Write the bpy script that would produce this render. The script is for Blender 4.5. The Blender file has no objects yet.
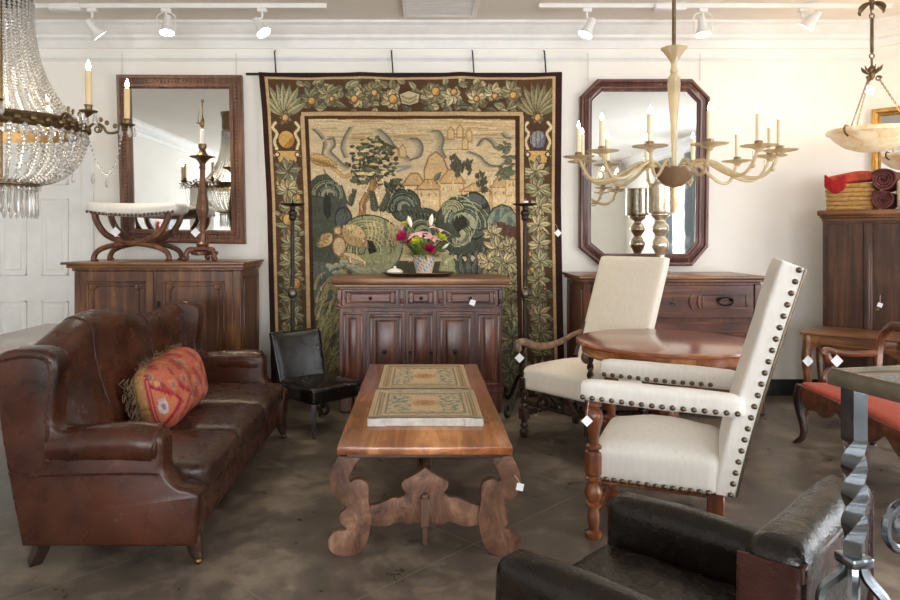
import bpy, bmesh, math, random
import numpy as np
from mathutils import Vector, Matrix, noise
R = math.radians
PI = math.pi
rnd = random.Random(7)
scene = bpy.context.scene
COL = scene.collection
H = 1.35          # camera height
F = 700.0         # focal length in pixels of a 900 px wide frame

def P(u, v, Y):
    """a place in the room, from where it sits in the survey picture and its distance Y"""
    return Vector(((u - 421) / F * Y, Y, H - (v - 235) / F * Y))

def lin(c):
    c = c / 255.0
    return c / 12.92 if c <= 0.04045 else ((c + 0.055) / 1.055) ** 2.4
def rgb(r, g, b):
    return (lin(r), lin(g), lin(b), 1.0)

# ------------------------------------------------------------------ mesh builder
class MB:
    def __init__(self):
        self.v = []; self.f = []
    def add(self, vs, fs, M=None):
        o = len(self.v)
        if M is not None:
            vs = [M @ Vector(p) for p in vs]
        self.v.extend([tuple(p) for p in vs])
        self.f.extend([[i + o for i in f] for f in fs])
        return self
    def from_bm(self, bm, M=None):
        bm.verts.index_update()
        vs = [v.co.copy() for v in bm.verts]
        fs = [[v.index for v in f.verts] for f in bm.faces]
        bm.free()
        return self.add(vs, fs, M)
    def box(self, x0, x1, y0, y1, z0, z1, bev=0.0, M=None, seg=1):
        vs = [(x, y, z) for z in (z0, z1) for y in (y0, y1) for x in (x0, x1)]
        fs = [(0, 2, 3, 1), (4, 5, 7, 6), (0, 1, 5, 4), (2, 6, 7, 3), (0, 4, 6, 2), (1, 3, 7, 5)]
        if bev <= 0:
            return self.add(vs, fs, M)
        bm = bmesh.new()
        bv = [bm.verts.new(p) for p in vs]
        for f in fs: bm.faces.new([bv[i] for i in f])
        bmesh.ops.bevel(bm, geom=list(bm.edges), offset=bev, segments=seg, affect='EDGES', profile=0.5)
        return self.from_bm(bm, M)
    def lathe(self, prof, c=(0, 0, 0), n=20, M=None, sx=1, sy=1, lobes=0, lob=0.0):
        """prof: list of (radius, z)"""
        vs = []; fs = []
        for r, z in prof:
            for k in range(n):
                a = 2 * PI * k / n
                q = r * (1 + (lob * math.cos(lobes * a) if lobes else 0))
                vs.append((c[0] + q * math.cos(a) * sx, c[1] + q * math.sin(a) * sy, c[2] + z))
        for i in range(len(prof) - 1):
            for k in range(n):
                a = i * n + k; b = i * n + (k + 1) % n
                fs.append((a, b, b + n, a + n))
        ring = abs(prof[0][0] - prof[-1][0]) < 1e-6 and abs(prof[0][1] - prof[-1][1]) < 1e-6
        if prof[0][0] > 1e-5 and not ring: fs.append(tuple(range(n))[::-1])
        if prof[-1][0] > 1e-5 and not ring: fs.append(tuple(range((len(prof) - 1) * n, len(prof) * n)))
        return self.add(vs, fs, M)
    def tube(self, pts, r, n=8, M=None, closed=False, flat=1.0, caps=True):
        pts = [Vector(p) for p in pts]
        m = len(pts)
        rs = r if isinstance(r, (list, tuple)) else [r] * m
        vs = []; fs = []
        t0 = (pts[1] - pts[0]).normalized()
        up = Vector((0, 0, 1)) if abs(t0.z) < 0.9 else Vector((0, 1, 0))
        nrm = (up - t0 * up.dot(t0)).normalized()
        for i in range(m):
            if closed:
                t = (pts[(i + 1) % m] - pts[i - 1])
            else:
                t = pts[min(i + 1, m - 1)] - pts[max(i - 1, 0)]
            if t.length < 1e-9: t = t0.copy()
            t.normalize()
            nrm = nrm - t * nrm.dot(t)
            if nrm.length < 1e-6: nrm = t.orthogonal()
            nrm.normalize()
            b = t.cross(nrm)
            for k in range(n):
                a = 2 * PI * k / n
                vs.append(pts[i] + nrm * (math.cos(a) * rs[i]) + b * (math.sin(a) * rs[i] * flat))
        for i in range(m - 1 + (1 if closed else 0)):
            j = (i + 1) % m
            for k in range(n):
                fs.append((i * n + k, i * n + (k + 1) % n, j * n + (k + 1) % n, j * n + k))
        if caps and not closed:
            fs.append(tuple(range(n))[::-1]); fs.append(tuple(range((m - 1) * n, m * n)))
        return self.add(vs, fs, M)
    def prism(self, outl, plane, d0, d1, bev=0.0, M=None, seg=2):
        def mk(a, b, d):
            return {'xz': (a, d, b), 'yz': (d, a, b), 'xy': (a, b, d)}[plane]
        n = len(outl)
        bm = bmesh.new()
        lo = [bm.verts.new(mk(a, b, d0)) for a, b in outl]
        hi = [bm.verts.new(mk(a, b, d1)) for a, b in outl]
        bm.faces.new(lo); bm.faces.new(hi[::-1])
        for i in range(n):
            j = (i + 1) % n
            bm.faces.new((lo[i], hi[i], hi[j], lo[j]))
        bmesh.ops.recalc_face_normals(bm, faces=bm.faces)
        if bev > 0:
            ed = [e for e in bm.edges if len(e.link_faces) == 2 and any(len(f.verts) == n and n > 4 for f in e.link_faces)] if n > 4 else list(bm.edges)
            bmesh.ops.bevel(bm, geom=ed, offset=bev, segments=seg, affect='EDGES', profile=0.5, clamp_overlap=True)
        bmesh.ops.triangulate(bm, faces=[f for f in bm.faces if len(f.verts) > 4])
        return self.from_bm(bm, M)
    def ball(self, c, r, n=12, m=8, M=None):
        rx, ry, rz = r if isinstance(r, (tuple, list)) else (r, r, r)
        vs = [(c[0], c[1], c[2] - rz)]
        for i in range(1, m):
            p = -PI / 2 + PI * i / m
            for k in range(n):
                a = 2 * PI * k / n
                vs.append((c[0] + rx * math.cos(p) * math.cos(a), c[1] + ry * math.cos(p) * math.sin(a), c[2] + rz * math.sin(p)))
        vs.append((c[0], c[1], c[2] + rz))
        fs = []
        for k in range(n): fs.append((0, 1 + (k + 1) % n, 1 + k))
        for i in range(m - 2):
            for k in range(n):
                a = 1 + i * n + k; b = 1 + i * n + (k + 1) % n
                fs.append((a, b, b + n, a + n))
        t = len(vs) - 1
        for k in range(n): fs.append((t, 1 + (m - 2) * n + k, 1 + (m - 2) * n + (k + 1) % n))
        return self.add(vs, fs, M)
    def grid(self, fn, nu, nv, M=None):
        vs = [fn(i / (nu - 1), j / (nv - 1)) for j in range(nv) for i in range(nu)]
        fs = [(j * nu + i, j * nu + i + 1, (j + 1) * nu + i + 1, (j + 1) * nu + i) for j in range(nv - 1) for i in range(nu - 1)]
        return self.add(vs, fs, M)
    def rbox(self, c, h, r, n=8, crown=(0, 0, 0), wob=0.0, M=None, warp=None, seed=0):
        """rounded, padded box: c centre, h half sizes, r edge radius, crown = how far the +-x, +-y, +z faces swell"""
        bm = bmesh.new()
        bmesh.ops.create_cube(bm, size=2)
        bmesh.ops.subdivide_edges(bm, edges=list(bm.edges), cuts=n, use_grid_fill=True)
        h = Vector(h); r = min(r, min(h) * 0.999)
        for v in bm.verts:
            p = v.co.copy()
            # push grid lines outwards so that the round edges get enough rows
            q = Vector([math.copysign(abs(t) ** 0.7, t) for t in p])
            w = Vector((q.x * h.x, q.y * h.y, q.z * h.z))
            inner = Vector([max(-h[k] + r, min(h[k] - r, w[k])) for k in range(3)])
            d = w - inner
            if d.length > 1e-9: w = inner + d.normalized() * r
            s = [w.x / h.x, w.y / h.y, w.z / h.z]
            fx = max(0, 1 - s[0] ** 2); fy = max(0, 1 - s[1] ** 2); fz = max(0, 1 - s[2] ** 2)
            w.z += crown[2] * fx * fy * (1 if s[2] > 0 else 0) * max(0, s[2])
            w.y += crown[1] * fx * fz * s[1]
            w.x += crown[0] * fy * fz * s[0]
            if wob:
                w += noise.noise_vector(w * 7 + Vector((seed, 0, 0))) * wob
            w += Vector(c)
            if warp: w = Vector(warp(w))
            v.co = w
        return self.from_bm(bm, M)
    def build(self, name, mat, parent=None, angle=38, colfn=None, uvcol=None):
        me = bpy.data.meshes.new(name)
        me.from_pydata(self.v, [], self.f)
        bm = bmesh.new(); bm.from_mesh(me)
        bmesh.ops.recalc_face_normals(bm, faces=bm.faces)
        bm.to_mesh(me); bm.free()
        me.polygons.foreach_set('use_smooth', [True] * len(me.polygons))
        me.set_sharp_from_angle(angle=R(angle))
        if colfn is not None:
            n = len(me.vertices)
            co = np.empty(n * 3); me.vertices.foreach_get('co', co)
            cols = np.ones((n, 4)); cols[:, :3] = colfn(co.reshape(-1, 3))
            at = me.color_attributes.new('Dye', 'FLOAT_COLOR', 'POINT')
            at.data.foreach_set('color', cols.ravel())
        me.materials.append(mat)
        o = bpy.data.objects.new(name, me); COL.objects.link(o)
        if parent is not None: o.parent = parent
        return o

def tag(o, label, cat, group=None):
    o['label'] = label; o['category'] = cat
    if group: o['group'] = group
    return o
def thing(name, label, cat, loc=(0, 0, 0), rz=0.0, group=None):
    o = bpy.data.objects.new(name, None); COL.objects.link(o)
    o.empty_display_size = 0.1
    o.location = loc; o.rotation_euler = (0, 0, rz)
    return tag(o, label, cat, group)
def struct(o):
    o['kind'] = 'structure'; return o
def dup(root, loc, rz=None, label=None, group=None, scale=None):
    r = root.copy(); COL.objects.link(r); r.location = loc
    if rz is not None: r.rotation_euler = (0, 0, rz)
    if scale is not None: r.scale = scale
    if label: r['label'] = label
    if group: r['group'] = group
    for ch in list(root.children):
        c = ch.copy(); COL.objects.link(c); c.parent = r
        for g in list(ch.children):
            d = g.copy(); COL.objects.link(d); d.parent = c
    return r
def like(o, parent, loc=None, rot=None):
    c = o.copy(); COL.objects.link(c); c.parent = parent
    if loc is not None: c.location = loc
    if rot is not None: c.rotation_euler = rot
    return c
def smooth_path(pts, k=6):
    """Catmull-Rom through the points"""
    pts = [Vector(p) for p in pts]
    out = []
    for i in range(len(pts) - 1):
        p0 = pts[max(i - 1, 0)]; p1 = pts[i]; p2 = pts[i + 1]; p3 = pts[min(i + 2, len(pts) - 1)]
        for s in range(k):
            t = s / k
            out.append(0.5 * ((2 * p1) + (p2 - p0) * t + (2 * p0 - 5 * p1 + 4 * p2 - p3) * t * t + (3 * p1 - p0 - 3 * p2 + p3) * t ** 3))
    out.append(pts[-1])
    return out
def smooth2(pts, k=4):
    """closed smooth outline in 2D"""
    n = len(pts); out = []
    V2 = [Vector((a, b)) for a, b in pts]
    for i in range(n):
        p0, p1, p2, p3 = V2[i - 1], V2[i], V2[(i + 1) % n], V2[(i + 2) % n]
        for s in range(k):
            t = s / k
            q = 0.5 * ((2 * p1) + (p2 - p0) * t + (2 * p0 - 5 * p1 + 4 * p2 - p3) * t * t + (3 * p1 - p0 - 3 * p2 + p3) * t ** 3)
            out.append((q.x, q.y))
    return out
def lerpl(a, b, t): return a + (b - a) * t
def spiral(c, r0, r1, a0, a1, plane='xz', n=24, d=0.0):
    out = []
    for i in range(n + 1):
        t = i / n; a = a0 + (a1 - a0) * t; r = r0 + (r1 - r0) * t
        p, q = c[0] + r * math.cos(a), c[1] + r * math.sin(a)
        out.append({'xz': (p, d, q), 'yz': (d, p, q), 'xy': (p, q, d)}[plane])
    return out

# ------------------------------------------------------------------ materials
def new_mat(name):
    m = bpy.data.materials.new(name); m.use_nodes = True
    nt = m.node_tree; b = nt.nodes['Principled BSDF']
    return m, nt, b
def ramp(nt, stops):
    r = nt.nodes.new('ShaderNodeValToRGB'); e = r.color_ramp.elements
    while len(e) < len(stops): e.new(0.5)
    for k, (p, c) in enumerate(stops):
        e[k].position = p; e[k].color = c
    return r
def coords(nt, scale=(1, 1, 1), rot=(0, 0, 0), kind='Object'):
    t = nt.nodes.new('ShaderNodeTexCoord'); mp = nt.nodes.new('ShaderNodeMapping')
    mp.inputs['Scale'].default_value = scale; mp.inputs['Rotation'].default_value = rot
    nt.links.new(t.outputs[kind], mp.inputs['Vector'])
    return mp.outputs['Vector']
def noise_n(nt, vec, scale, detail=4, rough=0.55, dist=0.0):
    n = nt.nodes.new('ShaderNodeTexNoise')
    n.inputs['Scale'].default_value = scale; n.inputs['Detail'].default_value = detail
    n.inputs['Roughness'].default_value = rough; n.inputs['Distortion'].default_value = dist
    nt.links.new(vec, n.inputs['Vector']); return n.outputs['Fac']
def bump(nt, b, h, strength=0.2, dist=0.01):
    n = nt.nodes.new('ShaderNodeBump'); n.inputs['Strength'].default_value = strength
    n.inputs['Distance'].default_value = dist
    nt.links.new(h, n.inputs['Height']); nt.links.new(n.outputs['Normal'], b.inputs['Normal'])
def plain(name, c, rough=0.5, metal=0.0, spec=0.5, var=0.0, vs=8, bmp=0.0, coat=0.0):
    m, nt, b = new_mat(name)
    b.inputs['Roughness'].default_value = rough; b.inputs['Metallic'].default_value = metal
    b.inputs['Specular IOR Level'].default_value = spec
    b.inputs['Coat Weight'].default_value = coat; b.inputs['Coat Roughness'].default_value = 0.15
    vec = coords(nt)
    n = noise_n(nt, vec, vs, 5)
    d = max(var, 0.04)
    r = ramp(nt, [(0.3, tuple(x * (1 - d) for x in c[:3]) + (1,)), (0.7, tuple(min(1, x * (1 + d)) for x in c[:3]) + (1,))])
    nt.links.new(n, r.inputs['Fac']); nt.links.new(r.outputs['Color'], b.inputs['Base Color'])
    if bmp: bump(nt, b, noise_n(nt, vec, vs * 6, 3), bmp, 0.004)
    return m
def wood(name, dark, mid, light, axis='x', rough=0.35, fine=26, coat=0.15, bmp=0.08):
    m, nt, b = new_mat(name)
    s = {'x': (0.06, 1, 1), 'y': (1, 0.06, 1), 'z': (1, 1, 0.06)}[axis]
    v1 = coords(nt, s)
    g = noise_n(nt, v1, fine, 6, 0.62, 0.6)
    v2 = coords(nt, (1, 1, 1)); big = noise_n(nt, v2, 3.2, 3, 0.5)
    mx = nt.nodes.new('ShaderNodeMath'); mx.operation = 'MULTIPLY_ADD'
    nt.links.new(big, mx.inputs[0]); mx.inputs[1].default_value = 0.55
    nt.links.new(g, mx.inputs[2])
    r = ramp(nt, [(0.50, dark), (0.76, mid), (1.0, light)])
    nt.links.new(mx.outputs[0], r.inputs['Fac']); nt.links.new(r.outputs['Color'], b.inputs['Base Color'])
    b.inputs['Roughness'].default_value = rough
    b.inputs['Coat Weight'].default_value = coat; b.inputs['Coat Roughness'].default_value = 0.22
    bump(nt, b, g, bmp, 0.003)
    return m
def leather(name, c1, c2, rough=0.33, coat=0.3, crease=0.25, scale=5.0):
    m, nt, b = new_mat(name)
    vec = coords(nt)
    n = noise_n(nt, vec, scale, 6, 0.62, 0.4)
    r = ramp(nt, [(0.32, c1), (0.70, c2)])
    nt.links.new(n, r.inputs['Fac']); nt.links.new(r.outputs['Color'], b.inputs['Base Color'])
    rr = ramp(nt, [(0.3, (rough - .08,) * 3 + (1,)), (0.75, (rough + .16,) * 3 + (1,))])
    nt.links.new(noise_n(nt, vec, scale * 3, 4), rr.inputs['Fac']); nt.links.new(rr.outputs['Color'], b.inputs['Roughness'])
    b.inputs['Coat Weight'].default_value = coat; b.inputs['Coat Roughness'].default_value = 0.25
    b.inputs['Specular IOR Level'].default_value = 0.36
    vo = nt.nodes.new('ShaderNodeTexVoronoi'); vo.inputs['Scale'].default_value = 160
    nt.links.new(vec, vo.inputs['Vector'])
    a = nt.nodes.new('ShaderNodeMath'); a.operation = 'MULTIPLY_ADD'
    nt.links.new(noise_n(nt, vec, scale * 4, 5, 0.6, 1.2), a.inputs[0]); a.inputs[1].default_value = 4.0
    nt.links.new(vo.outputs['Distance'], a.inputs[2])
    bump(nt, b, a.outputs[0], crease, 0.006)
    return m
def blotchy(name, a, b_, c, scale, rough=0.5):
    m, nt, b = new_mat(name)
    n = noise_n(nt, coords(nt, (1, 1, .55)), scale, 9, 0.72, 0.8)
    r = ramp(nt, [(0.34, a), (0.52, b_), (0.72, c)])
    nt.links.new(n, r.inputs['Fac']); nt.links.new(r.outputs['Color'], b.inputs['Base Color'])
    b.inputs['Roughness'].default_value = rough; b.inputs['Specular IOR Level'].default_value = .35
    bump(nt, b, n, 0.25, 0.006)
    return m
def fabric(name, c, c2=None, rough=0.9, weave=420):
    m, nt, b = new_mat(name)
    vec = coords(nt)
    n = noise_n(nt, coords(nt, (1, 1, 0.2)), 60, 4)
    r = ramp(nt, [(0.3, c2 or tuple(x * 0.92 for x in c[:3]) + (1,)), (0.7, c)])
    nt.links.new(n, r.inputs['Fac']); nt.links.new(r.outputs['Color'], b.inputs['Base Color'])
    b.inputs['Roughness'].default_value = rough; b.inputs['Specular IOR Level'].default_value = 0.15
    b.inputs['Sheen Weight'].default_value = 0.1
    bump(nt, b, noise_n(nt, vec, weave, 2), 0.15, 0.002)
    return m
def dyed(name, rough=0.9, weave=(260, 260, 500), strength=0.25, var=0.25, spec=0.1):
    m, nt, b = new_mat(name)
    a = nt.nodes.new('ShaderNodeVertexColor'); a.layer_name = 'Dye'
    vec = coords(nt, (weave[0] / 100, weave[1] / 100, weave[2] / 100))
    n = noise_n(nt, vec, 60, 3, 0.6)
    mul = nt.nodes.new('ShaderNodeMapRange')
    mul.inputs['From Min'].default_value = 0.3; mul.inputs['From Max'].default_value = 0.7
    mul.inputs['To Min'].default_value = 1 - var; mul.inputs['To Max'].default_value = 1 + var
    nt.links.new(n, mul.inputs['Value'])
    mx = nt.nodes.new('ShaderNodeVectorMath'); mx.operation = 'SCALE'
    nt.links.new(a.outputs['Color'], mx.inputs[0]); nt.links.new(mul.outputs[0], mx.inputs['Scale'])
    nt.links.new(mx.outputs[0], b.inputs['Base Color'])
    b.inputs['Roughness'].default_value = rough; b.inputs['Specular IOR Level'].default_value = spec
    bump(nt, b, n, strength, 0.003)
    return m
def emit(name, c, s):
    m, nt, b = new_mat(name)
    b.inputs['Base Color'].default_value = c
    b.inputs['Emission Color'].default_value = c; b.inputs['Emission Strength'].default_value = s
    return m
def clear(name, c, rough=0.03, mixd=0.0, ior=1.45):
    """glass: transmission, with some plain body colour for smoky or gilded glass"""
    m, nt, b = new_mat(name)
    b.inputs['Base Color'].default_value = c; b.inputs['Roughness'].default_value = rough
    b.inputs['IOR'].default_value = ior; b.inputs['Transmission Weight'].default_value = 1 - mixd
    vec = coords(nt); bump(nt, b, noise_n(nt, vec, 25, 2), 0.06, 0.004)
    return m

def thin_glass(name, c, tr):
    """thin tinted blown glass: lets light straight through, with a milky body and bright reflections"""
    m, nt, b = new_mat(name)
    b.inputs['Base Color'].default_value = c; b.inputs['Roughness'].default_value = 0.08
    b.inputs['Transmission Weight'].default_value = 0.25; b.inputs['Coat Weight'].default_value = 0.6; b.inputs['Coat Roughness'].default_value = 0.04
    t = nt.nodes.new('ShaderNodeBsdfTransparent'); t.inputs['Color'].default_value = c
    mx = nt.nodes.new('ShaderNodeMixShader'); mx.inputs[0].default_value = 1 - tr
    nt.links.new(t.outputs[0], mx.inputs[1]); nt.links.new(b.outputs[0], mx.inputs[2])
    nt.links.new(mx.outputs[0], nt.nodes['Material Output'].inputs['Surface'])
    return m

M = {}
def mats():
    w = wood
    M['walnut_x'] = w('walnut_long', rgb(40, 21, 17), rgb(84, 47, 35), rgb(132, 82, 58), 'x', 0.3, 26, 0.05)
    M['walnut_z'] = w('walnut_upright', rgb(38, 20, 16), rgb(78, 43, 32), rgb(122, 74, 52), 'z', 0.3, 26, 0.05)
    M['oldwood_z'] = w('brown_oak_upright', rgb(42, 24, 15), rgb(84, 50, 31), rgb(134, 88, 54), 'z', 0.3, 26, 0.03)
    M['oldwood_x'] = w('brown_oak_long', rgb(60, 36, 22), rgb(112, 72, 44), rgb(158, 110, 68), 'x', 0.32)
    M['dark_z'] = w('dark_oak_upright', rgb(36, 24, 20), rgb(72, 48, 37), rgb(110, 76, 56), 'z', 0.4)
    M['dark_x'] = w('dark_oak_long', rgb(36, 24, 20), rgb(72, 48, 37), rgb(110, 76, 56), 'x', 0.4)
    M['armoire_z'] = w('armoire_walnut', rgb(36, 21, 15), rgb(68, 41, 28), rgb(108, 70, 46), 'z', 0.32, 26, 0.03)
    M['armoire_x'] = w('armoire_walnut_long', rgb(56, 33, 22), rgb(104, 66, 42), rgb(152, 104, 66), 'x', 0.33)
    M['top_y'] = w('orange_walnut_planks', rgb(84, 42, 22), rgb(150, 88, 48), rgb(210, 146, 88), 'y', 0.2, 11, 0.5)
    M['trestle'] = blotchy('weathered_trestle', rgb(66, 42, 32), rgb(116, 82, 64), rgb(164, 128, 102), 9)
    M['roundtop'] = w('polished_mahogany', rgb(92, 44, 26), rgb(146, 82, 50), rgb(186, 120, 80), 'x', 0.16, 14, 0.6)
    M['turned'] = w('turned_walnut', rgb(62, 30, 16), rgb(112, 60, 34), rgb(158, 96, 58), 'z', 0.25, 20, 0.5)
    M['black_wood'] = w('black_brown_wood', rgb(22, 14, 11), rgb(46, 30, 24), rgb(78, 54, 42), 'z', 0.32, 22, 0.35)
    M['arm_wood'] = w('grey_brown_wood', rgb(60, 40, 28), rgb(98, 72, 52), rgb(136, 106, 80), 'x', 0.35)
    M['settee_wood'] = w('settee_walnut', rgb(50, 26, 17), rgb(100, 56, 36), rgb(146, 94, 62), 'y', 0.3, 22, 0.4)
    M['grey_table'] = w('grey_brown_tabletop', rgb(96, 78, 68), rgb(136, 116, 104), rgb(170, 150, 136), 'y', 0.25, 18, 0.4)
    M['mirror_frame'] = w('carved_dark_frame', rgb(58, 34, 24), rgb(98, 62, 44), rgb(140, 96, 70), 'z', 0.4)
    M['octo_frame'] = w('red_brown_frame', rgb(50, 26, 22), rgb(88, 50, 42), rgb(124, 78, 66), 'z', 0.3, 26, 0.4)
    M['brown_leather'] = leather('brown_leather', rgb(36, 18, 13), rgb(84, 46, 31), 0.25, 0.0, 0.06, 3.0)
    M['seat_leather'] = leather('worn_seat_leather', rgb(40, 24, 20), rgb(80, 53, 42), 0.28, 0.0, 0.16, 4)
    M['black_leather'] = leather('black_leather', rgb(9, 7, 6), rgb(22, 18, 16), 0.2, 0.0, 0.10, 4)
    M['club_leather'] = leather('black_brown_leather', rgb(12, 9, 8), rgb(36, 27, 21), 0.22, 0.0, 0.14, 5)
    M['club_brown'] = leather('oxblood_brown_leather', rgb(44, 22, 18), rgb(70, 38, 30), 0.28, 0.0, 0.12, 5)
    M['linen'] = fabric('cream_linen', rgb(238, 230, 216))
    M['linen_white'] = fabric('white_linen', rgb(240, 236, 230))
    M['red_fabric'] = fabric('coral_red_cloth', rgb(184, 84, 60), rgb(164, 68, 50))
    M['nail'] = plain('dark_bronze_nail', rgb(112, 98, 82), 0.35, 1.0)
    M['iron'] = plain('wrought_iron', rgb(58, 50, 45), 0.5, 0.7, var=0.3, vs=30, bmp=0.2)
    M['silver_iron'] = plain('polished_steel', rgb(140, 148, 156), 0.2, 1.0, var=0.3, vs=9, bmp=0.06)
    M['pewter'] = plain('pewter_edge', rgb(120, 112, 100), 0.4, 0.9, var=0.2, vs=30)
    M['bronze'] = plain('bronze', rgb(118, 98, 70), 0.42, 0.9, var=0.3, vs=40)
    M['gilt'] = plain('old_gilt', rgb(196, 152, 84), 0.4, 0.8, var=0.3, vs=20, bmp=0.2)
    M['copper_wood'] = plain('bronzed_carving', rgb(108, 74, 56), 0.35, 0.35, var=0.35, vs=25, bmp=0.2)
    M['mercury'] = plain('mercury_glass', rgb(226, 214, 190), 0.2, 0.75, var=0.25, vs=25, bmp=0.12)
    M['brass'] = plain('aged_brass', rgb(130, 104, 70), 0.35, 1.0, var=0.2)
    M['dark_metal'] = plain('dark_pull', rgb(44, 38, 36), 0.4, 0.9)
    M['white_metal'] = plain('white_enamel', rgb(232, 230, 226), 0.4)
    M['white_paint'] = plain('white_paint', rgb(238, 237, 234), 0.45)
    M['card'] = plain('white_card', rgb(244, 244, 246), 0.7)
    M['string'] = plain('string', rgb(190, 180, 160), 0.8)
    M['wax'] = plain('ivory_candle', rgb(240, 228, 196), 0.5)
    M['wax_tan'] = plain('tan_candle', rgb(214, 190, 142), 0.55)
    M['base_black'] = plain('black_baseboard', rgb(24, 22, 22), 0.4)
    M['wire'] = plain('pale_wire', rgb(205, 200, 190), 0.5)
    M['bulb'] = emit('candle_bulb', (1.0, 0.80, 0.52, 1), 26)
    M['lens'] = emit('spot_lens', (1.0, 0.93, 0.82, 1), 9)
    M['crystal'] = clear('crystal', (1.0, 0.975, 0.93, 1), 0.02, 0.30, 1.5)
    M['amber_glass'] = thin_glass('amber_glass', rgb(238, 224, 192), .5)
    M['smoke_glass'] = thin_glass('smoky_glass', rgb(176, 146, 112), .35)
    # alabaster
    m, nt, b = new_mat('alabaster')
    n = noise_n(nt, coords(nt), 9, 5, 0.6, 1.0)
    r = ramp(nt, [(0.35, rgb(222, 184, 134)), (0.6, rgb(246, 224, 186))])
    nt.links.new(n, r.inputs['Fac']); nt.links.new(r.outputs['Color'], b.inputs['Base Color'])
    nt.links.new(r.outputs['Color'], b.inputs['Emission Color']); b.inputs['Emission Strength'].default_value = 0.22
    b.inputs['Roughness'].default_value = 0.35
    M['alabaster'] = m
    # mirror glass
    m, nt, b = new_mat('mirror_glass')
    b.inputs['Base Color'].default_value = (0.78, 0.80, 0.80, 1); b.inputs['Metallic'].default_value = 1
    n = noise_n(nt, coords(nt), 6, 6, 0.7)
    r = ramp(nt, [(0.45, (0.01,) * 3 + (1,)), (0.8, (0.10,) * 3 + (1,))])
    nt.links.new(n, r.inputs['Fac']); nt.links.new(r.outputs['Color'], b.inputs['Roughness'])
    M['mirror'] = m
    # window pane: mostly clear
    m, nt, b = new_mat('window_pane')
    tr = nt.nodes.new('ShaderNodeBsdfTransparent'); gl = nt.nodes.new('ShaderNodeBsdfGlossy')
    gl.inputs['Roughness'].default_value = 0.02
    mx = nt.nodes.new('ShaderNodeMixShader'); mx.inputs[0].default_value = 0.06
    nt.links.new(tr.outputs[0], mx.inputs[1]); nt.links.new(gl.outputs[0], mx.inputs[2])
    nt.links.new(mx.outputs[0], nt.nodes['Material Output'].inputs['Surface'])
    M['pane'] = m
    m, nt, b = new_mat('table_glass')
    b.inputs['Base Color'].default_value = rgb(196, 214, 226); b.inputs['Roughness'].default_value = 0.04
    b.inputs['Transmission Weight'].default_value = 0.75
    n = noise_n(nt, coords(nt), 3, 2); bump(nt, b, n, 0.02, 0.002)
    M['table_glass'] = m
    # walls, ceiling, floor
    M['wall'] = plain('cream_wall', rgb(243, 239, 231), 0.75, var=0.02, vs=1.5)
    M['ceiling'] = plain('beige_ceiling', rgb(234, 228, 219), 0.85, var=0.02, vs=1.0)
    M['curtain'] = fabric('grey_blue_curtain', rgb(150, 160, 166))
    m, nt, b = new_mat('stained_concrete')
    v = coords(nt)
    a = noise_n(nt, v, 1.1, 8, 0.62, 0.6); c = noise_n(nt, v, 7, 8, 0.68, 0.3)
    ad = nt.nodes.new('ShaderNodeMath'); ad.operation = 'MULTIPLY_ADD'
    nt.links.new(c, ad.inputs[0]); ad.inputs[1].default_value = 0.7; nt.links.new(a, ad.inputs[2])
    r = ramp(nt, [(0.62, rgb(72, 64, 57)), (0.85, rgb(99, 89, 79)), (1.08, rgb(136, 123, 108))])
    nt.links.new(ad.outputs[0], r.inputs['Fac'])
    sp = nt.nodes.new('ShaderNodeSeparateXYZ'); nt.links.new(v, sp.inputs[0])
    def line(op, off):
        s = nt.nodes.new('ShaderNodeMath'); s.operation = op
        nt.links.new(sp.outputs[0], s.inputs[0]); nt.links.new(sp.outputs[1], s.inputs[1])
        t = nt.nodes.new('ShaderNodeMath'); t.operation = 'ADD'; t.inputs[1].default_value = off
        nt.links.new(s.outputs[0], t.inputs[0])
        w = nt.nodes.new('ShaderNodeMath'); w.operation = 'PINGPONG'; w.inputs[1].default_value = 1.293 / 2
        nt.links.new(t.outputs[0], w.inputs[0])
        l = nt.nodes.new('ShaderNodeMath'); l.operation = 'LESS_THAN'; l.inputs[1].default_value = 0.0045
        nt.links.new(w.outputs[0], l.inputs[0]); return l.outputs[0]
    l1 = line('SUBTRACT', 4.12 + 12.93); l2 = line('ADD', -2.0 + 12.93)
    mxl = nt.nodes.new('ShaderNodeMath'); mxl.operation = 'MAXIMUM'
    nt.links.new(l1, mxl.inputs[0]); nt.links.new(l2, mxl.inputs[1])
    mc = nt.nodes.new('ShaderNodeMix'); mc.data_type = 'RGBA'
    nt.links.new(mxl.outputs[0], mc.inputs['Factor']); nt.links.new(r.outputs['Color'], mc.inputs['A'])
    mc.inputs['B'].default_value = rgb(128, 118, 106)
    nt.links.new(mc.outputs['Result'], b.inputs['Base Color'])
    rr = ramp(nt, [(0.3, (0.24,) * 3 + (1,)), (0.7, (0.5,) * 3 + (1,))])
    nt.links.new(c, rr.inputs['Fac']); nt.links.new(rr.outputs['Color'], b.inputs['Roughness'])
    bump(nt, b, c, 0.12, 0.004)
    M['floor'] = m
    M['tapestry'] = dyed('woven_tapestry', 0.95, (420, 100, 160), 0.3, 0.16)
    M['kilim'] = dyed('kilim_weave', 0.95, (160, 160, 160), 0.5, 0.22)
    M['painted'] = dyed('worn_paint', 0.7, (120, 120, 120), 0.4, 0.22, 0.3)
    M['porcelain'] = dyed('painted_porcelain', 0.2, (60, 60, 60), 0.0, 0.03, 0.5)
    M['basket'] = plain('straw_coil', rgb(196, 152, 88), 0.7, var=0.3, vs=40, bmp=0.6)
    M['rug_red'] = plain('red_orange_textile', rgb(190, 76, 50), 0.9, var=0.5, vs=22, bmp=0.4)
    M['rug_crimson'] = plain('crimson_textile', rgb(170, 30, 28), 0.9, var=0.35, vs=40, bmp=0.3)
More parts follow.
